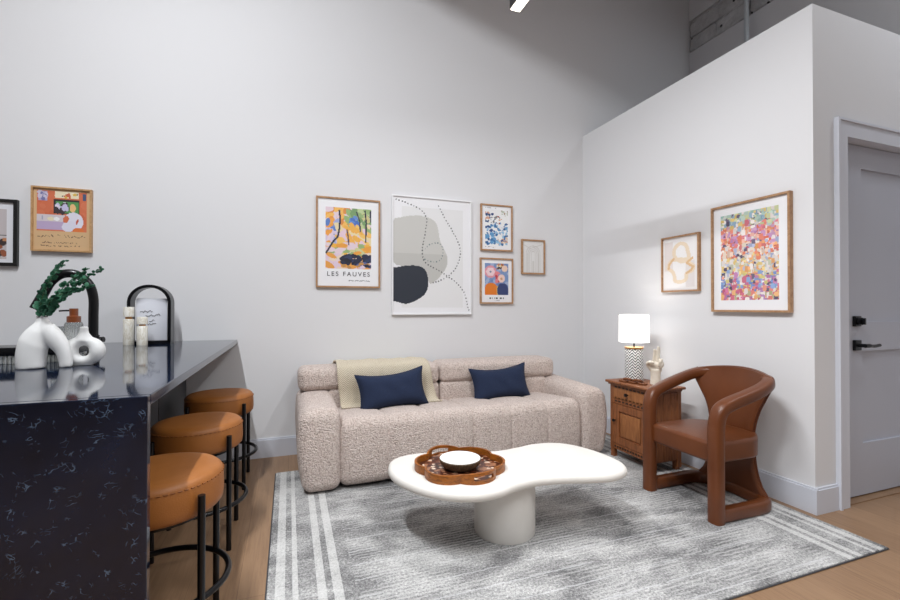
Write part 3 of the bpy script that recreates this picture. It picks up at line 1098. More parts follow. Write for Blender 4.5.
# ================================================================== CABINET
KX0, KX1, KY0, KY1, KZ = 2.312, 2.560, 2.335, 2.745, 0.585
kab = empty('side_cabinet', ((KX0 + KX1) / 2, (KY0 + KY1) / 2, RUG), 'small carved brown wooden side cabinet under the table lamp', 'cabinet')
def kp(mb_, name, mat, ch=None, **kw):
    o_ = mb_.build(name, mat, **kw)
    if ch is None:
        return local(o_, kab)
    o_.data.transform(Matrix.Translation(-kab.location))
    o_.parent = ch
    return o_
tpm = MB()
tpm.rbox(((KX0 + KX1) / 2, (KY0 + KY1) / 2, KZ - 0.009), (KX1 - KX0 + 0.055, KY1 - KY0 + 0.060, 0.018), 0.006, (1, 1, 1), 3)
tpm.rbox(((KX0 + KX1) / 2, (KY0 + KY1) / 2, KZ - 0.025), (KX1 - KX0 + 0.025, KY1 - KY0 + 0.028, 0.0145), 0.005, (1, 1, 1), 3)
kp(tpm, 'top', M['cabwood'])
body = MB()
body.box(KX0 + 0.012, KX1, KY0, KY1, 0.075, KZ - 0.032)
for yy in (KY0, KY1 - 0.032):                       # front corner stiles
    body.box(KX0, KX0 + 0.03, yy, yy + 0.032, 0.075, KZ - 0.032)
body.box(KX0, KX0 + 0.03, KY0 + 0.032, KY1 - 0.032, 0.075, 0.115)
body.box(KX0, KX0 + 0.03, KY0 + 0.032, KY1 - 0.032, 0.418, 0.450)
body.box(KX0, KX0 + 0.03, KY0 + 0.032, KY1 - 0.032, 0.535, KZ - 0.032)
# side boards
for k in range(3):
    xa = KX0 + 0.033 + k * 0.064
    body.rbox((xa + 0.031, KY0 - 0.001, 0.315), (0.062, 0.012, 0.46), 0.003, (1, 1, 1), 1)
body.box(KX1 - 0.03, KX1 + 0.002, KY0 - 0.010, KY0 + 0.01, 0.03, KZ - 0.032)
bo = kp(body, 'body', M['cabwood'], smooth=False)
for xx in (KX0 + 0.018, KX1 - 0.018):
    for yy in (KY0 + 0.018, KY1 - 0.018):
        kp(MB().box(xx - 0.016, xx + 0.016, yy - 0.016, yy + 0.016, RUG, 0.0745), 'foot', M['cabwood'], smooth=False)
def dashes(z, n_, ya, yb, dz=0.010, frac=0.55):
    d_ = MB()
    st_ = (yb - ya) / n_
    for i in range(n_):
        y_ = ya + i * st_
        d_.box(KX0 - 0.003, KX0 + 0.004, y_, y_ + st_ * frac, z - dz / 2, z + dz / 2)
    return d_
ya, yb = KY0 + 0.036, KY1 - 0.034
kp(dashes(0.541, 9, ya, yb), 'carved_band', M['cabdark'], smooth=False)
kp(dashes(0.436, 9, ya, yb), 'carved_band', M['cabdark'], smooth=False)
kp(dashes(0.095, 13, ya, yb, 0.012), 'carved_band', M['cabdark'], smooth=False)
dr = kp(MB().rbox((KX0 + 0.008, (KY0 + KY1) / 2, 0.4925), (0.022, KY1 - KY0 - 0.07, 0.080), 0.003, (1, 1, 1), 2), 'drawer', M['cabwood2'])
kp(dashes(0.461, 9, ya + 0.01, yb, 0.008), 'drawer_inlay', M['cabdark'], dr, smooth=False)
kn = MB().lathe([(0.005, 0), (0.005, 0.010), (0.013, 0.016), (0.012, 0.024), (0, 0.027)], 16)
kn.v = [(KX0 - 0.003 - z_, (KY0 + KY1) / 2 + 0.02 + x_, 0.500 + y_) for x_, y_, z_ in kn.v]
kp(kn, 'knob', M['black'], dr)
dm = MB()
z0, z1 = 0.119, 0.414
dm.box(KX0 + 0.006, KX0 + 0.020, ya, yb + 0.0, z0, z1)
for a, b in ((ya, ya + 0.06), (yb - 0.06, yb)):
    dm.box(KX0 - 0.004, KX0 + 0.006, a, b, z0, z1)
for a, b in ((z0, z0 + 0.05), (z1 - 0.05, z1)):
    dm.box(KX0 - 0.004, KX0 + 0.006, ya + 0.06, yb - 0.06, a, b)
dd = kp(dm, 'door', M['cabwood'], smooth=False)
kp(MB().rbox((KX0 + 0.004, (ya + yb) / 2, (z0 + z1) / 2), (0.012, yb - ya - 0.145, z1 - z0 - 0.125), 0.004, (1, 1, 1), 2), 'raised_panel', M['cabwood2'], dd)
kn = MB().lathe([(0.005, 0), (0.005, 0.010), (0.012, 0.015), (0.011, 0.022), (0, 0.025)], 16)
kn.v = [(KX0 - 0.004 - z_, yb - 0.022 + x_, 0.290 + y_) for x_, y_, z_ in kn.v]
kp(kn, 'knob', M['black'], dd)

# ------------------------------------------------------------------ table lamp
lamp = empty('table_lamp', (2.452, 2.650, KZ), 'table lamp with white drum shade and zigzag patterned base on the cabinet', 'lamp')
def zig():
    t = NT('zigzag_glaze')
    v = t.coord()
    x, y, z = t.xyz(v)
    ang = t.math('ARCTAN2', y, x)
    tri = t.math('PINGPONG', t.math('MULTIPLY', ang, 3.2), 1.0)
    s_ = t.math('FRACT', t.math('ADD', t.math('MULTIPLY', z, 46.0), t.math('MULTIPLY', tri, 1.1)))
    t.color(t.ramp(s_, [(0.0, (236, 236, 234)), (0.58, (236, 236, 234)), (0.6, (36, 38, 44)), (1.0, (36, 38, 44))], 'CONSTANT'))
    t.set(Roughness=0.3)
    return t.m
M['zig'] = zig()
MB().lathe([(0.060, 0.0), (0.064, 0.004), (0.065, 0.228), (0.062, 0.243), (0, 0.243)], 48).build('lamp_base', M['zig'], lamp)
MB().lathe([(0.066, 0.241), (0.067, 0.244), (0.067, 0.253), (0.0, 0.254)], 48).build('top_ring', M['gold'], lamp)
MB().tube([(0, 0, 0.253), (0, 0, 0.34)], 0.006, 10).build('stem', M['black'], lamp)
sp = []
MB().lathe([(0.108, 0.290), (0.106, 0.497)], 56, cap=False).build('lamp_shade', M['shade'], lamp, fix=False)
for z_, r_ in ((0.290, 0.1082), (0.497, 0.1062)):
    MB().tube([(r_ * math.cos(a), r_ * math.sin(a), z_) for a in np.linspace(0, 2 * PI, 56, endpoint=False)], 0.0016, 6, closed=True).build('shade_rim', M['whiteframe'], lamp)

# ------------------------------------------------------------------ ceramic hand
hm = MB()
def finger(pts, r0, r1):
    p_ = catmull(pts, 5)
    hm.tube(p_, np.linspace(r0, r1, len(p_)), 12)
    for q, rr2 in ((p_[0], r0), (p_[-1], r1)):
        v_, f_ = rounded_box(q, (rr2 * 1.9,) * 3, rr2 * 0.95, (1, 1, 1), 3)
        hm.add(v_, f_)
# wrist and palm (fingers up, palm to -Y)
hm.tube(catmull([(0, 0, 0.0), (0, 0, 0.03), (0, 0, 0.065), (0.0, 0, 0.085)], 4), np.interp(np.linspace(0, 1, 13), [0, 0.4, 1], [0.031, 0.026, 0.029]), 20, prof=superell(20, 2.2, 0.8, 1.0), up=(0, 1, 0))
hm.rbox((0, 0, 0.098), (0.066, 0.030, 0.062), 0.0145, (2, 2, 2), 4)
finger([(0.012, 0.0, 0.120), (0.014, 0.0, 0.155), (0.016, -0.002, 0.185), (0.016, -0.004, 0.210)], 0.0105, 0.0085)     # middle
finger([(-0.009, 0.0, 0.118), (-0.007, 0.002, 0.150), (-0.005, 0.0, 0.176), (-0.004, -0.004, 0.194)], 0.0102, 0.0082)  # index
finger([(0.026, -0.002, 0.116), (0.031, -0.014, 0.140), (0.028, -0.032, 0.134), (0.022, -0.031, 0.112)], 0.0100, 0.0084)   # ring, folded
finger([(0.033, -0.002, 0.106), (0.038, -0.014, 0.124), (0.035, -0.029, 0.118), (0.029, -0.027, 0.100)], 0.0090, 0.0075)  # little, folded
finger([(-0.026, -0.004, 0.088), (-0.040, -0.016, 0.112), (-0.030, -0.032, 0.128), (-0.010, -0.036, 0.126)], 0.0108, 0.0086)  # thumb across
hand = remeshed('hand_sculpture', hm, M['hand'], 0.0026, None, 3)
hand.location = (2.472, 2.462, KZ)
hand.scale = (1.25, 1.25, 1.26)
hand.rotation_euler = (0, 0, math.radians(-50))
tag(hand, 'ivory ceramic hand sculpture with two raised fingers beside the lamp', 'sculpture')

# ------------------------------------------------------------------ wooden chain on the cabinet
ch = empty('wooden_chain', (2.345, 2.575, KZ), 'brown carved wooden chain links lying in front of the lamp base', 'ornament')
lk = [(-0.010, 0.055, 0.012, 0.2, 0.0), (0.0, 0.020, 0.020, 1.2, 1.2), (0.012, -0.018, 0.012, 0.3, 0.0), (0.02, -0.055, 0.018, 1.5, 1.25), (0.028, -0.09, 0.012, -0.2, 0.0)]
for (lx, ly, lz, rz_, tilt) in lk:
    pts = []
    for i in range(28):
        a = 2 * PI * i / 28
        pts.append((0.020 * math.cos(a), 0.030 * math.sin(a), 0))
    o_ = MB().tube(pts, 0.0085, 10, closed=True).build('chain_link', M['chainwood'], ch)
    R_ = Matrix.Rotation(0.35 * rz_, 4, 'Z') @ Matrix.Rotation(tilt * 0.45, 4, 'Y')
    o_.data.transform(R_)
    zmin = min(v_.co.z for v_ in o_.data.vertices)
    o_.data.transform(Matrix.Translation((lx, ly, -zmin)))

# ================================================================== ARMCHAIR
CY = 1.920
chair = empty('armchair', (2.32, CY, RUG), 'cognac brown leather armchair with open curved arms in front of the right wall', 'chair')
def mir(pts):
    return pts + [(x, 2 * CY - y, z) for x, y, z in reversed(pts[:-1])]
half = [(2.106, 1.694, RUG), (2.106, 1.694, 0.20), (2.106, 1.694, 0.40), (2.107, 1.693, 0.50), (2.116, 1.691, 0.560), (2.142, 1.688, 0.602), (2.20, 1.682, 0.628), (2.30, 1.674, 0.656), (2.40, 1.672, 0.683), (2.48, 1.684, 0.707), (2.535, 1.715, 0.722), (2.565, 1.760, 0.728)]
fr = MB()
P1 = catmull(half, 7)
r1 = np.interp(np.linspace(0, 1, len(P1)), [0, 0.45, 0.6, 0.85, 1], [0.036, 0.036, 0.034, 0.033, 0.027])
for m_ in (1, -1):
    Q1 = P1.copy()
    if m_ < 0:
        Q1[:, 1] = 2 * CY - Q1[:, 1]
    fr.tube(Q1, r1, 16, prof=superell(20, 3.2, 0.95, 1.0))
lowh = [(2.100, 1.694, 0.045), (2.25, 1.692, 0.045), (2.39, 1.690, 0.045), (2.455, 1.694, 0.045), (2.500, 1.714, 0.045), (2.526, 1.760, 0.045), (2.540, 1.84, 0.045), (2.544, 1.92, 0.045)]
P2 = catmull(mir(lowh), 6)
fr.tube(P2, 0.035, 16, prof=superell(20, 4.0, 1.0, 0.9), up=(0, 0, 1))
local(fr.build('frame', M['cognac'], ang=60), chair)
def seat_taper(v):
    v = v.copy()
    v[:, 2] += 0.010 * np.clip(1 - ((v[:, 0] - 2.312) / 0.22) ** 2, 0, 1) * np.clip(1 - ((v[:, 1] - CY) / 0.23) ** 2, 0, 1) * (v[:, 2] > 0.4)
    k_ = np.clip((v[:, 0] - 2.40) / 0.127, 0, 1) ** 1.4
    v[:, 1] = CY + (v[:, 1] - CY) * (1 - 0.36 * k_)
    return v
local(MB().rbox((2.312, CY, 0.366), (0.430, 0.455, 0.112), 0.020, (12, 6, 2), 4, seat_taper).build('seat', M['cognac']), chair)
rows = [(0.040, 0.232, 2.545, 0.045), (0.075, 0.218, 2.543, 0.040), (0.13, 0.178, 2.540, 0.034), (0.22, 0.150, 2.538, 0.030), (0.34, 0.138, 2.538, 0.030), (0.44, 0.140, 2.542, 0.032), (0.54, 0.166, 2.552, 0.040), (0.63, 0.206, 2.566, 0.060), (0.70, 0.238, 2.580, 0.078), (0.74, 0.247, 2.588, 0.085), (0.765, 0.246, 2.592, 0.085), (0.777, 0.236, 2.594, 0.078)]
RW = catmull(rows, 5)
ns = 28
vs, fs = [], []
for sd, off in ((0, -0.022), (1, 0.022)):
    for z, w_, xb, fw in RW:
        for j in range(ns + 1):
            s_ = -1 + 2 * j / ns
            edge_ = math.sqrt(max(0.0, 1 - abs(s_) ** 6))
            vs.append((xb - fw * s_ * s_ + off * (0.25 + 0.75 * edge_) * (0.55 if z > 0.772 else 1.0), CY + w_ * s_, z - 0.030 * s_ * s_ * max(0.0, (z - 0.55) / 0.22)))
nrw = len(RW); st_ = ns + 1
for sd in (0, 1):
    o_ = sd * nrw * st_
    for i in range(nrw - 1):
        for j in range(ns):
            a = o_ + i * st_ + j
            q = (a, a + 1, a + st_ + 1, a + st_)
            fs.append(q if sd else q[::-1])
o2 = nrw * st_
for i in range(nrw - 1):
    for j in (0, ns):
        a = i * st_ + j; b = a + st_
        fs.append((a, b, b + o2, a + o2) if j else (a, a + o2, b + o2, b))
for i in (0, nrw - 1):
    for j in range(ns):
        a = i * st_ + j
        fs.append((a, a + 1, a + 1 + o2, a + o2))
bk = local(MB().add(vs, fs).build('backrest', M['cognac'], ang=60), chair)
# piping along both edges of the back
for sgn in (-1, 1):
    pts = [(xb - fw + 0.008 - 2.32, sgn * (w_ + 0.001), z - 0.030 * max(0.0, (z - 0.55) / 0.22) - RUG) for z, w_, xb, fw in RW]
    MB().tube(pts, 0.005, 8).build('piping', M['seam'], bk)

# ================================================================== PICTURES
class Cv:
    """a small paint surface: u to the right, v down, both 0..1"""
    def __init__(self, w, h, c):
        self.w, self.h = w, h
        self.a = np.empty((h, w, 3)); self.a[:] = c
        self.asp = h / w
        yy, xx = np.mgrid[0:h, 0:w]
        self.u = (xx + 0.5) / w; self.v = (yy + 0.5) / h
    def put(self, m, c, al=1.0):
        self.a[m] = self.a[m] * (1 - al) + np.array(c, float) * al
    def rect(self, u0, v0, u1, v1, c, al=1.0):
        self.put((self.u >= u0) & (self.u < u1) & (self.v >= v0) & (self.v < v1), c, al)
    def ell(self, u, v, ru, rv, c, rot=0.0, al=1.0, e=2.0):
        du, dv = self.u - u, (self.v - v) * self.asp
        cs_, sn = math.cos(rot), math.sin(rot)
        a_, b_ = du * cs_ + dv * sn, -du * sn + dv * cs_
        self.put((np.abs(a_ / ru) ** e + np.abs(b_ / (rv * self.asp)) ** e) < 1, c, al)
    def line(self, pts, wd, c, al=1.0):
        m = np.zeros((self.h, self.w), bool)
        for (x0, y0), (x1, y1) in zip(pts[:-1], pts[1:]):
            ax_, ay_ = x1 - x0, (y1 - y0) * self.asp
            px_, py_ = self.u - x0, (self.v - y0) * self.asp
            t = np.clip((px_ * ax_ + py_ * ay_) / max(ax_ * ax_ + ay_ * ay_, 1e-9), 0, 1)
            m |= ((px_ - t * ax_) ** 2 + (py_ - t * ay_) ** 2) < (wd / 2) ** 2
        self.put(m, c, al)
    def dots(self, pts, step, wd, c):
        P = catmull([(x, y, 0) for x, y in pts], 24)[:, :2]
        acc = 0
        for a_, b_ in zip(P[:-1], P[1:]):
            acc += math.hypot(b_[0] - a_[0], (b_[1] - a_[1]) * self.asp)
            if acc >= step:
                acc = 0
                self.ell(b_[0], b_[1], wd, wd / self.asp, c)
    def clip(self, u0, v0, u1, v1, fn):
        keep = self.a.copy()
        fn()
        m = (self.u >= u0) & (self.u < u1) & (self.v >= v0) & (self.v < v1)
        keep[m] = self.a[m]
        self.a = keep
    def scrawl(self, u0, u1, v, hh, n_, c, seed):
        """unreadable rows of print"""
        rn_ = random.Random(seed)
        st2 = (u1 - u0) / n_
        for i in range(n_):
            x_ = u0 + i * st2
            if rn_.random() < 0.16:
                continue
            self.line([(x_, v + rn_.uniform(-hh, hh) / 2), (x_ + st2 * 0.55, v + rn_.uniform(-hh, hh) / 2)], 0.012 * rn_.uniform(0.6, 1.3), c)

def sheet(name, w_, h_, cv, y, parent):
    """printed sheet of size w x h standing in local XZ (facing -Y), lower edge centred on x=0, z=0"""
    W_, H_ = cv.w, cv.h
    xs = np.linspace(-w_ / 2, w_ / 2, W_ + 1); zs = np.linspace(h_, 0, H_ + 1)
    gx, gz = np.meshgrid(xs, zs)
    vs_ = np.stack([gx.ravel(), np.full(gx.size, y), gz.ravel()], 1)
    i_, j_ = np.mgrid[0:H_, 0:W_]
    a_ = (i_ * (W_ + 1) + j_).ravel()
    fs_ = np.stack([a_ + W_ + 1, a_ + W_ + 2, a_ + 1, a_], 1)
    nv = len(vs_)
    bk_ = [(-w_ / 2, y + 0.002, 0), (w_ / 2, y + 0.002, 0), (w_ / 2, y + 0.002, h_), (-w_ / 2, y + 0.002, h_)]
    me = bpy.data.meshes.new(name)
    me.from_pydata(vs_.tolist() + bk_, [], fs_.tolist() + [[nv + 3, nv + 2, nv + 1, nv]])
    at = me.color_attributes.new('Ink', 'FLOAT_COLOR', 'CORNER')
    cl = lin(np.clip(cv.a, 0, 255)).reshape(-1, 3)
    cl = np.concatenate([cl, np.ones((len(cl), 1))], 1)
    cc_ = np.concatenate([np.repeat(cl, 4, 0), np.ones((4, 4))], 0).astype(np.float32)
    at.data.foreach_set('color', cc_.ravel())
    me.materials.append(M['print'])
    o_ = bpy.data.objects.new(name, me); COL.objects.link(o_); o_.parent = parent
    return o_

def picture(kind, loc, w_, h_, bar, depth, fmat, cv, label, rz=0.0, group=None):
    """loc = middle of the lower edge on the wall; the frame stands out towards local -Y"""
    root = empty(kind, loc, label, 'picture', group, rz)
    fb = MB()
    def mitre(pts_o, pts_i):
        vs_ = [(x, -depth, z) for x, z in (*pts_o, *pts_i)] + [(x, -0.0005, z) for x, z in (*pts_o, *pts_i)]
        fb.add(vs_, [(0, 1, 2, 3), (4, 7, 6, 5), (0, 4, 5, 1), (1, 5, 6, 2), (2, 6, 7, 3), (3, 7, 4, 0)])
    a_, b_ = w_ / 2, w_ / 2 - bar
    O_ = [(-a_, 0), (a_, 0), (a_, h_), (-a_, h_)]
    I_ = [(-b_, bar), (b_, bar), (b_, h_ - bar), (-b_, h_ - bar)]
    for q in range(4):
        p_ = (q + 1) % 4
        mitre((O_[q], O_[p_]), (I_[p_], I_[q]))
    fb.build('frame', fmat, root, smooth=False)
    pr_ = sheet('print', 2 * b_ + 0.004, h_ - 2 * bar + 0.004, cv, -depth * 0.55, root)
    pr_.location.z = bar - 0.002
    MB().box(-b_, b_, -0.006, -0.001, bar, h_ - bar).build('backing', M['paper'], root, smooth=False)
    return root, pr_

def letters(txt, size, center, mat, parent, spacing=1.0):
    cu = bpy.data.curves.new('t', 'FONT'); cu.body = txt; cu.size = size
    cu.align_x = 'CENTER'; cu.extrude = 0.0004; cu.space_character = spacing; cu.offset = 0.0
    t_ = bpy.data.objects.new('t', cu); COL.objects.link(t_)
    dg = bpy.context.evaluated_depsgraph_get()
    me = bpy.data.meshes.new_from_object(t_.evaluated_get(dg))
    bpy.data.objects.remove(t_)
    me.name = 'lettering'
    me.transform(Matrix.Translation(center) @ Matrix.Rotation(PI / 2, 4, 'X'))
    me.materials.clear(); me.materials.append(mat)
    o_ = bpy.data.objects.new('lettering', me); COL.objects.link(o_); o_.parent = parent
    return o_

WHITE = (238, 238, 241)
# --- colourful landscape poster with lettering
cv = Cv(110, 154, WHITE)
def fauve():
    rn_ = random.Random(11)
    u0, v0, u1, v1 = 0.125, 0.095, 0.875, 0.80
    cv.rect(u0, v0, u1, v1, (226, 206, 216))
    def zone(n_, ua, va, ub, vb, cols, s0, s1, ang=0.0, stretch=2.2):
        for _ in range(n_):
            s_ = rn_.uniform(s0, s1)
            cv.ell(rn_.uniform(ua, ub), rn_.uniform(va, vb), s_ * stretch * 0.6, s_ * 0.5, rn_.choice(cols), ang + rn_.uniform(-0.5, 0.5))
    zone(60, 0.12, 0.10, 0.5, 0.30, [(232, 150, 62), (240, 186, 96), (226, 206, 216), (220, 140, 70)], 0.03, 0.07, -0.6)
    zone(36, 0.12, 0.25, 0.34, 0.55, [(92, 128, 196), (214, 198, 220), (236, 160, 70), (160, 170, 214)], 0.03, 0.06, -0.9)
    zone(60, 0.48, 0.10, 0.88, 0.36, [(150, 178, 120), (120, 156, 104), (186, 202, 150), (206, 196, 140)], 0.03, 0.07, 0.7)
    zone(14, 0.54, 0.19, 0.68, 0.29, [(76, 112, 190), (100, 140, 206)], 0.025, 0.05, 0.8)
    zone(60, 0.30, 0.30, 0.88, 0.58, [(240, 194, 104), (236, 176, 80), (232, 214, 170), (228, 200, 214)], 0.03, 0.07, 0.9)
    zone(40, 0.12, 0.52, 0.88, 0.66, [(236, 178, 70), (150, 176, 120), (232, 160, 66), (226, 206, 216), (206, 204, 150)], 0.03, 0.075, 0.1, 3.0)
    zone(36, 0.12, 0.64, 0.88, 0.80, [(230, 160, 74), (222, 200, 218), (232, 210, 190)], 0.03, 0.07, 0.1, 3.0)
    zone(46, 0.38, 0.645, 0.88, 0.74, [(34, 40, 66), (46, 56, 92), (28, 30, 48)], 0.03, 0.055, 0.0, 2.0)
    zone(14, 0.36, 0.72, 0.88, 0.79, [(80, 96, 150), (190, 140, 80), (34, 40, 66)], 0.02, 0.045, 0.0, 2.0)
    dk = (40, 42, 64)
    cv.line([(0.345, 0.13), (0.36, 0.22), (0.35, 0.33), (0.325, 0.43), (0.25, 0.49), (0.14, 0.62)], 0.028, dk)
    cv.line([(0.47, 0.35), (0.49, 0.42), (0.50, 0.52)], 0.022, (90, 70, 90))
    cv.line([(0.63, 0.14), (0.68, 0.24), (0.69, 0.36)], 0.022, (58, 62, 80))
    cv.line([(0.77, 0.12), (0.79, 0.26), (0.78, 0.48)], 0.024, dk)
    cv.line([(0.86, 0.12), (0.865, 0.24)], 0.026, dk)
cv.clip(0.125, 0.095, 0.875, 0.80, fauve)
cv.scrawl(0.50, 0.86, 0.935, 0.008, 14, (120, 120, 126), 3)
root, pr_ = picture('framed_poster', (0.452, YB, 1.296), 0.508, 0.722, 0.013, 0.022, M['oakframe'], cv, 'oak framed poster of loose orange and green landscape brushwork above the sofa', group=None)
letters('LES FAUVES', 0.050, (0.0, -0.0135, 0.082), M['ink'], pr_, 1.38)

# --- large white abstract
cv = Cv(120, 170, (232, 232, 234))
def absw():
    cv.rect(0, 0, 1, 1, (236, 236, 239))
    cv.rect(0.11, 0.08, 0.90, 0.95, (228, 228, 229))
    g1 = (200, 199, 195)
    P_ = catmull([(0.0, 0.23, 0), (0.10, 0.18, 0), (0.28, 0.155, 0), (0.44, 0.165, 0), (0.54, 0.205, 0), (0.575, 0.28, 0), (0.60, 0.37, 0), (0.675, 0.47, 0), (0.695, 0.545, 0), (0.655, 0.62, 0), (0.56, 0.70, 0), (0.47, 0.74, 0), (0.42, 0.68, 0), (0.30, 0.60, 0), (0.12, 0.595, 0), (0.0, 0.54, 0)], 6, True)
    from math import isfinite
    inside_poly(cv, P_[:, :2], g1)
    inside_poly(cv, P_[:, :2], (190, 189, 185), lambda c: (c.v > 0.48))
    P_ = catmull([(-0.05, 0.64, 0), (0.08, 0.60, 0), (0.24, 0.585, 0), (0.37, 0.60, 0), (0.43, 0.66, 0), (0.44, 0.76, 0), (0.40, 0.83, 0), (0.29, 0.885, 0), (0.17, 0.915, 0), (0.06, 0.90, 0), (-0.05, 0.86, 0)], 6, True)
    inside_poly(cv, P_[:, :2], (40, 46, 58))
    dk = (70, 70, 76)
    cv.dots([(0.0, 0.02), (0.18, 0.055), (0.34, 0.10), (0.42, 0.17), (0.41, 0.27), (0.375, 0.40), (0.37, 0.50), (0.42, 0.565), (0.58, 0.625), (0.70, 0.675), (0.82, 0.73), (0.92, 0.82), (0.98, 0.97)], 0.036, 0.0085, dk)
    cv.dots([(0.56, 0.03), (0.64, 0.14), (0.76, 0.27), (0.855, 0.40), (0.86, 0.50), (0.80, 0.60), (0.70, 0.67), (0.58, 0.715), (0.48, 0.735)], 0.036, 0.0085, dk)
    cv.dots([(0.38, 0.46), (0.44, 0.41), (0.52, 0.385), (0.60, 0.39), (0.635, 0.45), (0.60, 0.53), (0.50, 0.55), (0.40, 0.53)], 0.036, 0.0075, (100, 120, 122))
def inside_poly(c, P_, col, extra=None):
    m = np.zeros((c.h, c.w), bool)
    x, y = c.u, c.v
    n_ = len(P_)
    for i in range(n_):
        x0, y0 = P_[i]; x1, y1 = P_[(i + 1) % n_]
        cond = ((y0 > y) != (y1 > y))
        with np.errstate(divide='ignore', invalid='ignore'):
            xi = (x1 - x0) * (y - y0) / (y1 - y0 + 1e-12) + x0
        m ^= cond & (x < xi)
    if extra is not None:
        m &= extra(c)
    c.put(m, col)
absw()
picture('framed_print', (1.164, YB, 1.075), 0.716, 1.006, 0.010, 0.024, M['whiteframe'], cv, 'largest white framed print with grey and black rounded shapes above the sofa')

# --- blue blossoms print
def dabs(c, n_, u0, v0, u1, v1, cols, s0, s1, seed, stretch=1.4):
    rn_ = random.Random(seed)
    for _ in range(n_):
        s_ = rn_.uniform(s0, s1)
        c.ell(rn_.uniform(u0, u1), rn_.uniform(v0, v1), s_ * stretch, s_ / c.asp, rn_.choice(cols), rn_.uniform(0, PI))
cv = Cv(60, 84, WHITE)
def blue():
    cv.rect(0.12, 0.09, 0.88, 0.90, (236, 236, 236))
    dabs(cv, 110, 0.12, 0.36, 0.88, 0.88, [(58, 112, 166), (92, 150, 198), (40, 80, 136), (150, 190, 220), (226, 226, 228)], 0.02, 0.05, 4)
    dabs(cv, 26, 0.12, 0.16, 0.5, 0.36, [(72, 110, 150), (212, 164, 140), (236, 236, 236), (40, 70, 120)], 0.015, 0.04, 5)
    dabs(cv, 14, 0.3, 0.24, 0.66, 0.40, [(150, 70, 60), (214, 170, 140), (120, 120, 120)], 0.012, 0.03, 6)
    dabs(cv, 12, 0.66, 0.1, 0.88, 0.22, [(190, 196, 180), (170, 150, 130)], 0.015, 0.03, 7)
    dabs(cv, 16, 0.55, 0.72, 0.88, 0.88, [(222, 190, 156), (200, 160, 140)], 0.015, 0.03, 8)
cv.clip(0.12, 0.09, 0.88, 0.90, blue)
cv.scrawl(0.12, 0.5, 0.05, 0.01, 8, (110, 110, 118), 2)
cv.scrawl(0.12, 0.5, 0.94, 0.01, 9, (110, 110, 118), 9)
picture('framed_print', (1.776, YB, 1.650), 0.320, 0.422, 0.013, 0.022, M['oakframe'], cv, 'small oak framed print of blue blossoms, upper of the pair beside the white print')

# --- flowers in two round vases
cv = Cv(60, 86, WHITE)
def flw():
    cv.rect(0.12, 0.09, 0.88, 0.83, (120, 146, 190))
    dabs(cv, 40, 0.12, 0.09, 0.88, 0.6, [(132, 156, 200), (108, 132, 180), (160, 176, 208)], 0.03, 0.06, 3)
    cv.ell(0.30, 0.29, 0.19, 0.145, (222, 148, 160))
    for q in range(6):
        a = q * PI / 3
        cv.ell(0.30 + 0.085 * math.cos(a), 0.29 + 0.06 * math.sin(a), 0.06, 0.045, (236, 206, 212))
    cv.ell(0.30, 0.29, 0.03, 0.022, (120, 130, 150))
    dabs(cv, 16, 0.48, 0.10, 0.72, 0.24, [(230, 190, 120), (60, 40, 40), (236, 216, 176), (196, 120, 60)], 0.02, 0.04, 13)
    cv.ell(0.76, 0.21, 0.10, 0.075, (236, 206, 186))
    dabs(cv, 16, 0.45, 0.3, 0.6, 0.52, [(206, 70, 76), (226, 130, 136), (190, 56, 66)], 0.03, 0.05, 14)
    cv.ell(0.66, 0.44, 0.11, 0.095, (238, 206, 196)); cv.ell(0.655, 0.45, 0.04, 0.03, (206, 160, 120))
    cv.ell(0.32, 0.73, 0.205, 0.18, (226, 122, 28), e=2.6)
    cv.ell(0.53, 0.73, 0.03, 0.12, (216, 190, 110))
    cv.ell(0.70, 0.73, 0.18, 0.175, (46, 62, 112), e=2.6)
cv.clip(0.12, 0.09, 0.88, 0.83, flw)
for k_, (a, b) in enumerate(((0.26, 0.32), (0.345, 0.375), (0.42, 0.44), (0.47, 0.54), (0.60, 0.66), (0.70, 0.73))):
    cv.rect(a, 0.885, b, 0.915 + 0.008 * (k_ % 2), (44, 46, 56))
cv.scrawl(0.44, 0.6, 0.95, 0.008, 6, (120, 120, 126), 21)
picture('framed_print', (1.776, YB, 1.170), 0.331, 0.415, 0.013, 0.022, M['oakframe'], cv, 'small oak framed floral print with orange and navy vases, lower of the pair')

# --- small line drawing
cv = Cv(48, 64, (226, 225, 224))
for k_ in range(4):
    rr2 = 0.10 + 0.075 * k_
    pts = [(0.5 - rr2, 0.98)] + [(0.5 + rr2 * math.cos(a), 0.40 - rr2 * 0.75 * math.sin(a)) for a in np.linspace(PI, 0, 14)] + [(0.5 + rr2, 0.98)]
    cv.line(pts, 0.028, (202, 199, 195))
cv.line([(0.1, 0.14), (0.35, 0.24), (0.6, 0.18), (0.92, 0.1)], 0.026, (204, 200, 196))
cv.rect(0.46, 0.62, 0.54, 1.0, (210, 208, 205))
picture('framed_print', (2.157, YB, 1.448), 0.251, 0.325, 0.014, 0.022, M['oakframe'], cv, 'smallest oak framed print of pale arched lines nearest the corner')

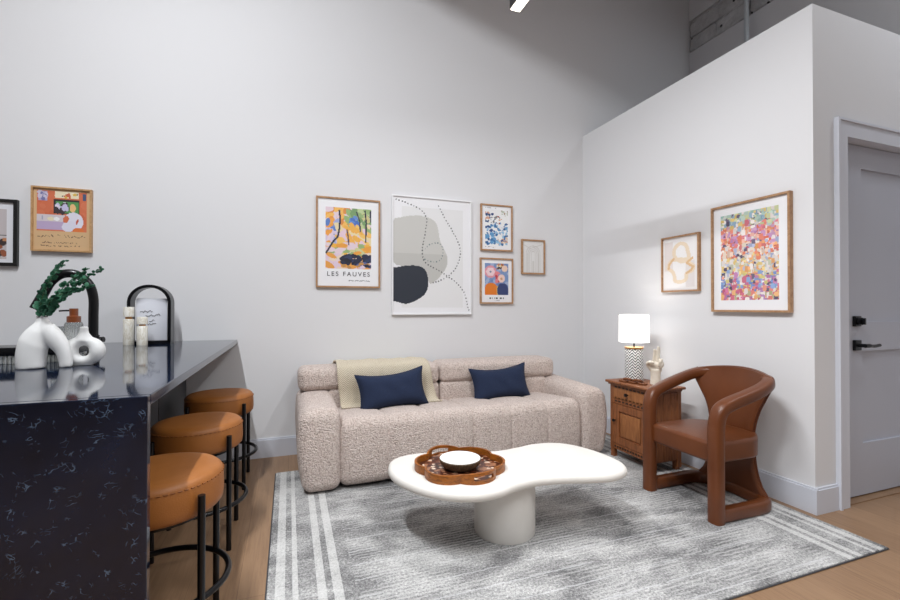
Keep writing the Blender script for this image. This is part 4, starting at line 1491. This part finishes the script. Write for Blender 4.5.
# --- oak framed orange poster over the island
cv = Cv(84, 90, (214, 178, 134))
def org():
    cv.rect(0.06, 0.03, 0.93, 0.69, (212, 112, 76))
    dabs(cv, 30, 0.06, 0.03, 0.93, 0.69, [(216, 120, 84), (206, 104, 70)], 0.04, 0.08, 31)
    cv.rect(0.08, 0.05, 0.24, 0.20, (176, 166, 200)); dabs(cv, 10, 0.09, 0.06, 0.23, 0.19, [(206, 196, 216), (120, 120, 170)], 0.02, 0.04, 32)
    cv.rect(0.37, 0.03, 0.78, 0.145, (238, 226, 196))
    dabs(cv, 14, 0.39, 0.05, 0.76, 0.13, [(220, 180, 80), (60, 60, 70), (200, 100, 70), (238, 226, 196)], 0.012, 0.03, 33)
    cv.rect(0.35, 0.17, 0.80, 0.40, (44, 36, 40))
    cv.rect(0.38, 0.195, 0.78, 0.385, (86, 150, 84))
    dabs(cv, 16, 0.38, 0.25, 0.60, 0.38, [(226, 216, 232), (60, 50, 56), (200, 196, 226)], 0.02, 0.05, 34)
    cv.ell(0.68, 0.30, 0.055, 0.07, (236, 190, 130))
    cv.rect(0.86, 0.06, 0.92, 0.17, (64, 84, 120))
    cv.rect(0.06, 0.44, 0.55, 0.67, (190, 170, 204)); cv.rect(0.06, 0.42, 0.55, 0.53, (214, 204, 210))
    cv.ell(0.30, 0.49, 0.06, 0.03, (232, 222, 190)); cv.ell(0.40, 0.49, 0.05, 0.03, (240, 240, 242)); cv.rect(0.14, 0.45, 0.17, 0.51, (170, 170, 190))
    cv.ell(0.70, 0.52, 0.17, 0.15, (226, 224, 238), 0.3); cv.ell(0.62, 0.60, 0.13, 0.09, (222, 220, 236), -0.3)
    cv.ell(0.56, 0.49, 0.05, 0.06, (212, 112, 76), 0.5); cv.ell(0.76, 0.52, 0.02, 0.05, (196, 90, 70), 0.3)
    cv.ell(0.78, 0.67, 0.10, 0.05, (226, 120, 60))
cv.clip(0.06, 0.03, 0.93, 0.69, org)
cv.scrawl(0.08, 0.94, 0.77, 0.045, 15, (96, 70, 52), 35)
cv.scrawl(0.16, 0.84, 0.875, 0.02, 20, (120, 90, 66), 36)
cv.scrawl(0.14, 0.86, 0.93, 0.018, 20, (120, 90, 66), 37)
picture('framed_poster', (-1.410, YB, 1.505), 0.324, 0.423, 0.011, 0.028, frame_wood('light_oak_frame', (176, 134, 88), (206, 166, 120), (14, 14, 14)), cv, 'oak framed orange poster with pale table scene on the wall over the island')

# --- black framed print cut by the left edge of the photo
cv = Cv(60, 78, (226, 227, 233))
cv.rect(0.16, 0.12, 0.86, 0.93, (196, 188, 190))
cv.line([(0.3, 0.52), (0.86, 0.545)], 0.02, (80, 74, 76))
dabs(cv, 20, 0.5, 0.62, 0.86, 0.76, [(150, 84, 56), (190, 130, 90), (60, 46, 44)], 0.03, 0.05, 41)
dabs(cv, 20, 0.5, 0.80, 0.86, 0.90, [(150, 84, 56), (226, 200, 180), (60, 46, 44)], 0.03, 0.05, 42)
cv.rect(0.0, 0.12, 0.16, 1, (226, 227, 233)); cv.rect(0.86, 0, 1, 1, (226, 227, 233)); cv.rect(0, 0.93, 1, 1, (226, 227, 233))
picture('framed_print', (-1.805, YB, 1.403), 0.330, 0.425, 0.020, 0.026, M['blackframe'], cv, 'black framed print at the far left over the island')

# --- right wall: small beige loops print
RZ = -PI / 2
cv = Cv(58, 88, (236, 234, 234))
cv.rect(0.06, 0.08, 0.30, 0.62, (226, 218, 216)); cv.rect(0.66, 0.45, 0.9, 0.94, (224, 218, 217))
tn, tn2 = (230, 212, 188), (218, 182, 138)
def loop(c, pts, wd, col):
    P_ = catmull([(x, y, 0) for x, y in pts], 8, True)[:, :2]
    c.line([tuple(q) for q in P_] + [tuple(P_[0])], wd, col)
loop(cv, [(0.36, 0.20), (0.50, 0.13), (0.66, 0.17), (0.72, 0.30), (0.74, 0.40), (0.60, 0.47), (0.46, 0.44), (0.33, 0.33)], 0.10, tn)
loop(cv, [(0.30, 0.42), (0.18, 0.50), (0.16, 0.58), (0.28, 0.64), (0.34, 0.74), (0.36, 0.82), (0.52, 0.84), (0.66, 0.80), (0.68, 0.70), (0.84, 0.64), (0.86, 0.56), (0.74, 0.50), (0.70, 0.44)], 0.10, tn)
cv.line([(0.32, 0.40), (0.19, 0.50), (0.17, 0.58)], 0.06, tn2); cv.line([(0.84, 0.42), (0.68, 0.50), (0.86, 0.58), (0.80, 0.64), (0.68, 0.69)], 0.06, tn2)
picture('framed_print', (XP, 2.466, 1.253), 0.332, 0.416, 0.012, 0.026, M['oakframe'], cv, 'oak framed print of beige loops beside the large colourful print', RZ)

# --- right wall: large mosaic of brush dabs
cv = Cv(100, 146, WHITE)
def mosaic_art():
    rn_ = random.Random(77)
    u0, v0, u1, v1 = 0.115, 0.085, 0.885, 0.905
    zones = [
        (0.085, 0.20, [(150, 186, 176), (196, 206, 150), (214, 186, 92), (120, 160, 190), (176, 204, 190)]),
        (0.20, 0.36, [(220, 108, 80), (206, 92, 112), (226, 140, 90), (200, 150, 190), (176, 120, 176), (230, 170, 150)]),
        (0.36, 0.50, [(222, 110, 76), (232, 158, 84), (226, 196, 176), (206, 96, 96), (236, 220, 200), (160, 176, 214)]),
        (0.50, 0.66, [(190, 196, 170), (226, 196, 110), (236, 206, 120), (170, 180, 210), (230, 160, 90), (214, 214, 206)]),
        (0.66, 0.78, [(96, 130, 200), (120, 160, 214), (200, 90, 120), (206, 196, 110), (180, 110, 170), (226, 140, 110)]),
        (0.78, 0.905, [(196, 76, 106), (216, 110, 96), (206, 96, 146), (180, 180, 130), (230, 170, 100), (160, 110, 170)])]
    for va, vb, cols in zones:
        cv.rect(u0, va, u1, vb + 0.01, cols[0])
    for k_ in range(2300):
        v = rn_.uniform(v0, v1)
        for va, vb, cols in zones:
            if va <= v + rn_.uniform(-0.06, 0.06) < vb:
                u = rn_.uniform(u0, u1)
                s_ = rn_.uniform(0.012, 0.030)
                c_ = np.array(rn_.choice(cols), float)
                if rn_.random() < 0.16:
                    c_ = np.array((232, 226, 222), float)
                if rn_.random() < 0.05:
                    c_ = np.array((70, 60, 90), float)
                c_ = np.clip((c_ * 0.82 + np.array((222, 204, 204)) * 0.18) + rn_.uniform(-16, 16), 0, 255)
                cv.ell(u, v, s_, s_ * rn_.uniform(0.7, 1.6) / cv.asp, c_, 0, e=4.0)
                break
cv.clip(0.115, 0.085, 0.885, 0.905, mosaic_art)
picture('framed_print', (XP, 1.949, 1.108), 0.503, 0.702, 0.013, 0.030, M['oakframe'], cv, 'largest print on the right wall, oak framed mosaic of bright brush dabs', RZ)

# ================================================================== LINEAR LIGHT
LX, LY0, LY1, LZ = 1.185, 1.72, 2.18, 2.80
lf = empty('linear_ceiling_light', (LX, (LY0 + LY1) / 2, LZ), 'black linear pendant light with glowing underside at the top of the photo', 'light')
local(MB().box(LX - 0.032, LX + 0.032, LY0, LY1, LZ + 0.004, LZ + 0.085).build('housing', M['black'], smooth=False), lf)
local(MB().box(LX - 0.027, LX + 0.027, LY0 + 0.004, LY1 - 0.004, LZ - 0.002, LZ + 0.0035).build('diffuser', M['diffuser'], smooth=False), lf)
for yy in (LY0 + 0.08, LY1 - 0.08):
    local(MB().tube([(LX, yy, LZ + 0.084), (LX, yy, ZC)], 0.003, 6).build('cable', M['black']), lf)

def area(name, loc, rot, sx, sy, power, col=(1, 0.97, 0.93), spread=180):
    l = bpy.data.lights.new(name, 'AREA'); l.shape = 'RECTANGLE'; l.size = sx; l.size_y = sy
    l.energy = power; l.color = col; l.spread = math.radians(spread)
    o_ = bpy.data.objects.new(name, l); COL.objects.link(o_)
    o_.location = loc; o_.rotation_euler = rot
    return o_
def tube_light(name, x, y0, y1, z, power, tilt=0.0, col=(1, 0.965, 0.92), wd=0.06):
    return area(name, (x, (y0 + y1) / 2, z), (0, tilt, 0), wd, y1 - y0, power, col)
tube_light('pendant_glow', LX, LY0, LY1, LZ - 0.004, 15, 0.0, (0.985, 0.99, 1))
area('sofa_fill_light', (LX - 0.2, -0.1, 2.85), (0, 0, 0), 0.30, 1.4, 33, (0.97, 0.985, 1), 135)  # unseen light added to brighten the sofa front
# ceiling track over the kitchen plus an unseen baffle added to cut off its light
tube_light('kitchen_track_light', -1.0, 0.1, 1.9, 4.43, 128, math.radians(-12), (0.94, 0.97, 1), 0.06)
sx_, sz_ = 0.919, -0.394
b_ = MB()
b_.add([(-0.955, 0.0, 4.455), (-0.955 + 0.30 * sx_, 0.0, 4.455 + 0.30 * sz_), (-0.955 + 0.30 * sx_ + 0.012, 0.0, 4.455 + 0.30 * sz_ + 0.03), (-0.955 + 0.012, 0.0, 4.485),
        (-0.955, 2.0, 4.455), (-0.955 + 0.30 * sx_, 2.0, 4.455 + 0.30 * sz_), (-0.955 + 0.30 * sx_ + 0.012, 2.0, 4.455 + 0.30 * sz_ + 0.03), (-0.955 + 0.012, 2.0, 4.485)],
       [(0, 1, 2, 3), (4, 7, 6, 5), (0, 4, 5, 1), (1, 5, 6, 2), (2, 6, 7, 3), (3, 7, 4, 0)])
b_.box(-1.06, -0.94, 0.0, 2.0, 4.47, ZC)
struct(b_.build('track_light_baffle', M['ceil'], smooth=False))  # added blocker out of view, shapes the kitchen light's upper edge
area('entry_ceiling_light', (3.85, 0.7, 4.3), (0, 0, 0), 0.3, 0.3, 18, (0.9, 0.95, 1))
area('rear_fill_light', (0.3, -2.2, 4.5), (0, 0, 0), 3.5, 2.0, 30, (0.94, 0.975, 1))  # unseen soft fill added behind the camera
pl = bpy.data.lights.new('lamp_bulb', 'POINT'); pl.energy = 1.2; pl.color = (1, 0.93, 0.84); pl.shadow_soft_size = 0.04
po = bpy.data.objects.new('lamp_bulb', pl); COL.objects.link(po); po.location = (2.452, 2.650, KZ + 0.39)

wd = bpy.data.worlds.new('room_world'); scene.world = wd; wd.use_nodes = True
wd.node_tree.nodes['Background'].inputs['Color'].default_value = (0.8, 0.85, 0.9, 1)
wd.node_tree.nodes['Background'].inputs['Strength'].default_value = 0.2

# ================================================================== CAMERA
cam = bpy.data.cameras.new('camera')
cam.sensor_width = 36.0
cam.lens = 36.0 * 440.0 / 900.0
cam.shift_y = 3.5 / 900.0
cam.clip_start = 0.02
co = bpy.data.objects.new('camera', cam); COL.objects.link(co)
co.location = (0, 0, 1.14)
co.rotation_euler = (math.radians(90 + 0.455), 0, math.radians(-20.1))
scene.camera = co
scene.view_settings.view_transform = 'Standard'
scene.view_settings.look = 'None'
scene.view_settings.gamma = 1.0
scene.view_settings.use_curve_mapping = False
scene.view_settings.exposure = 0.30
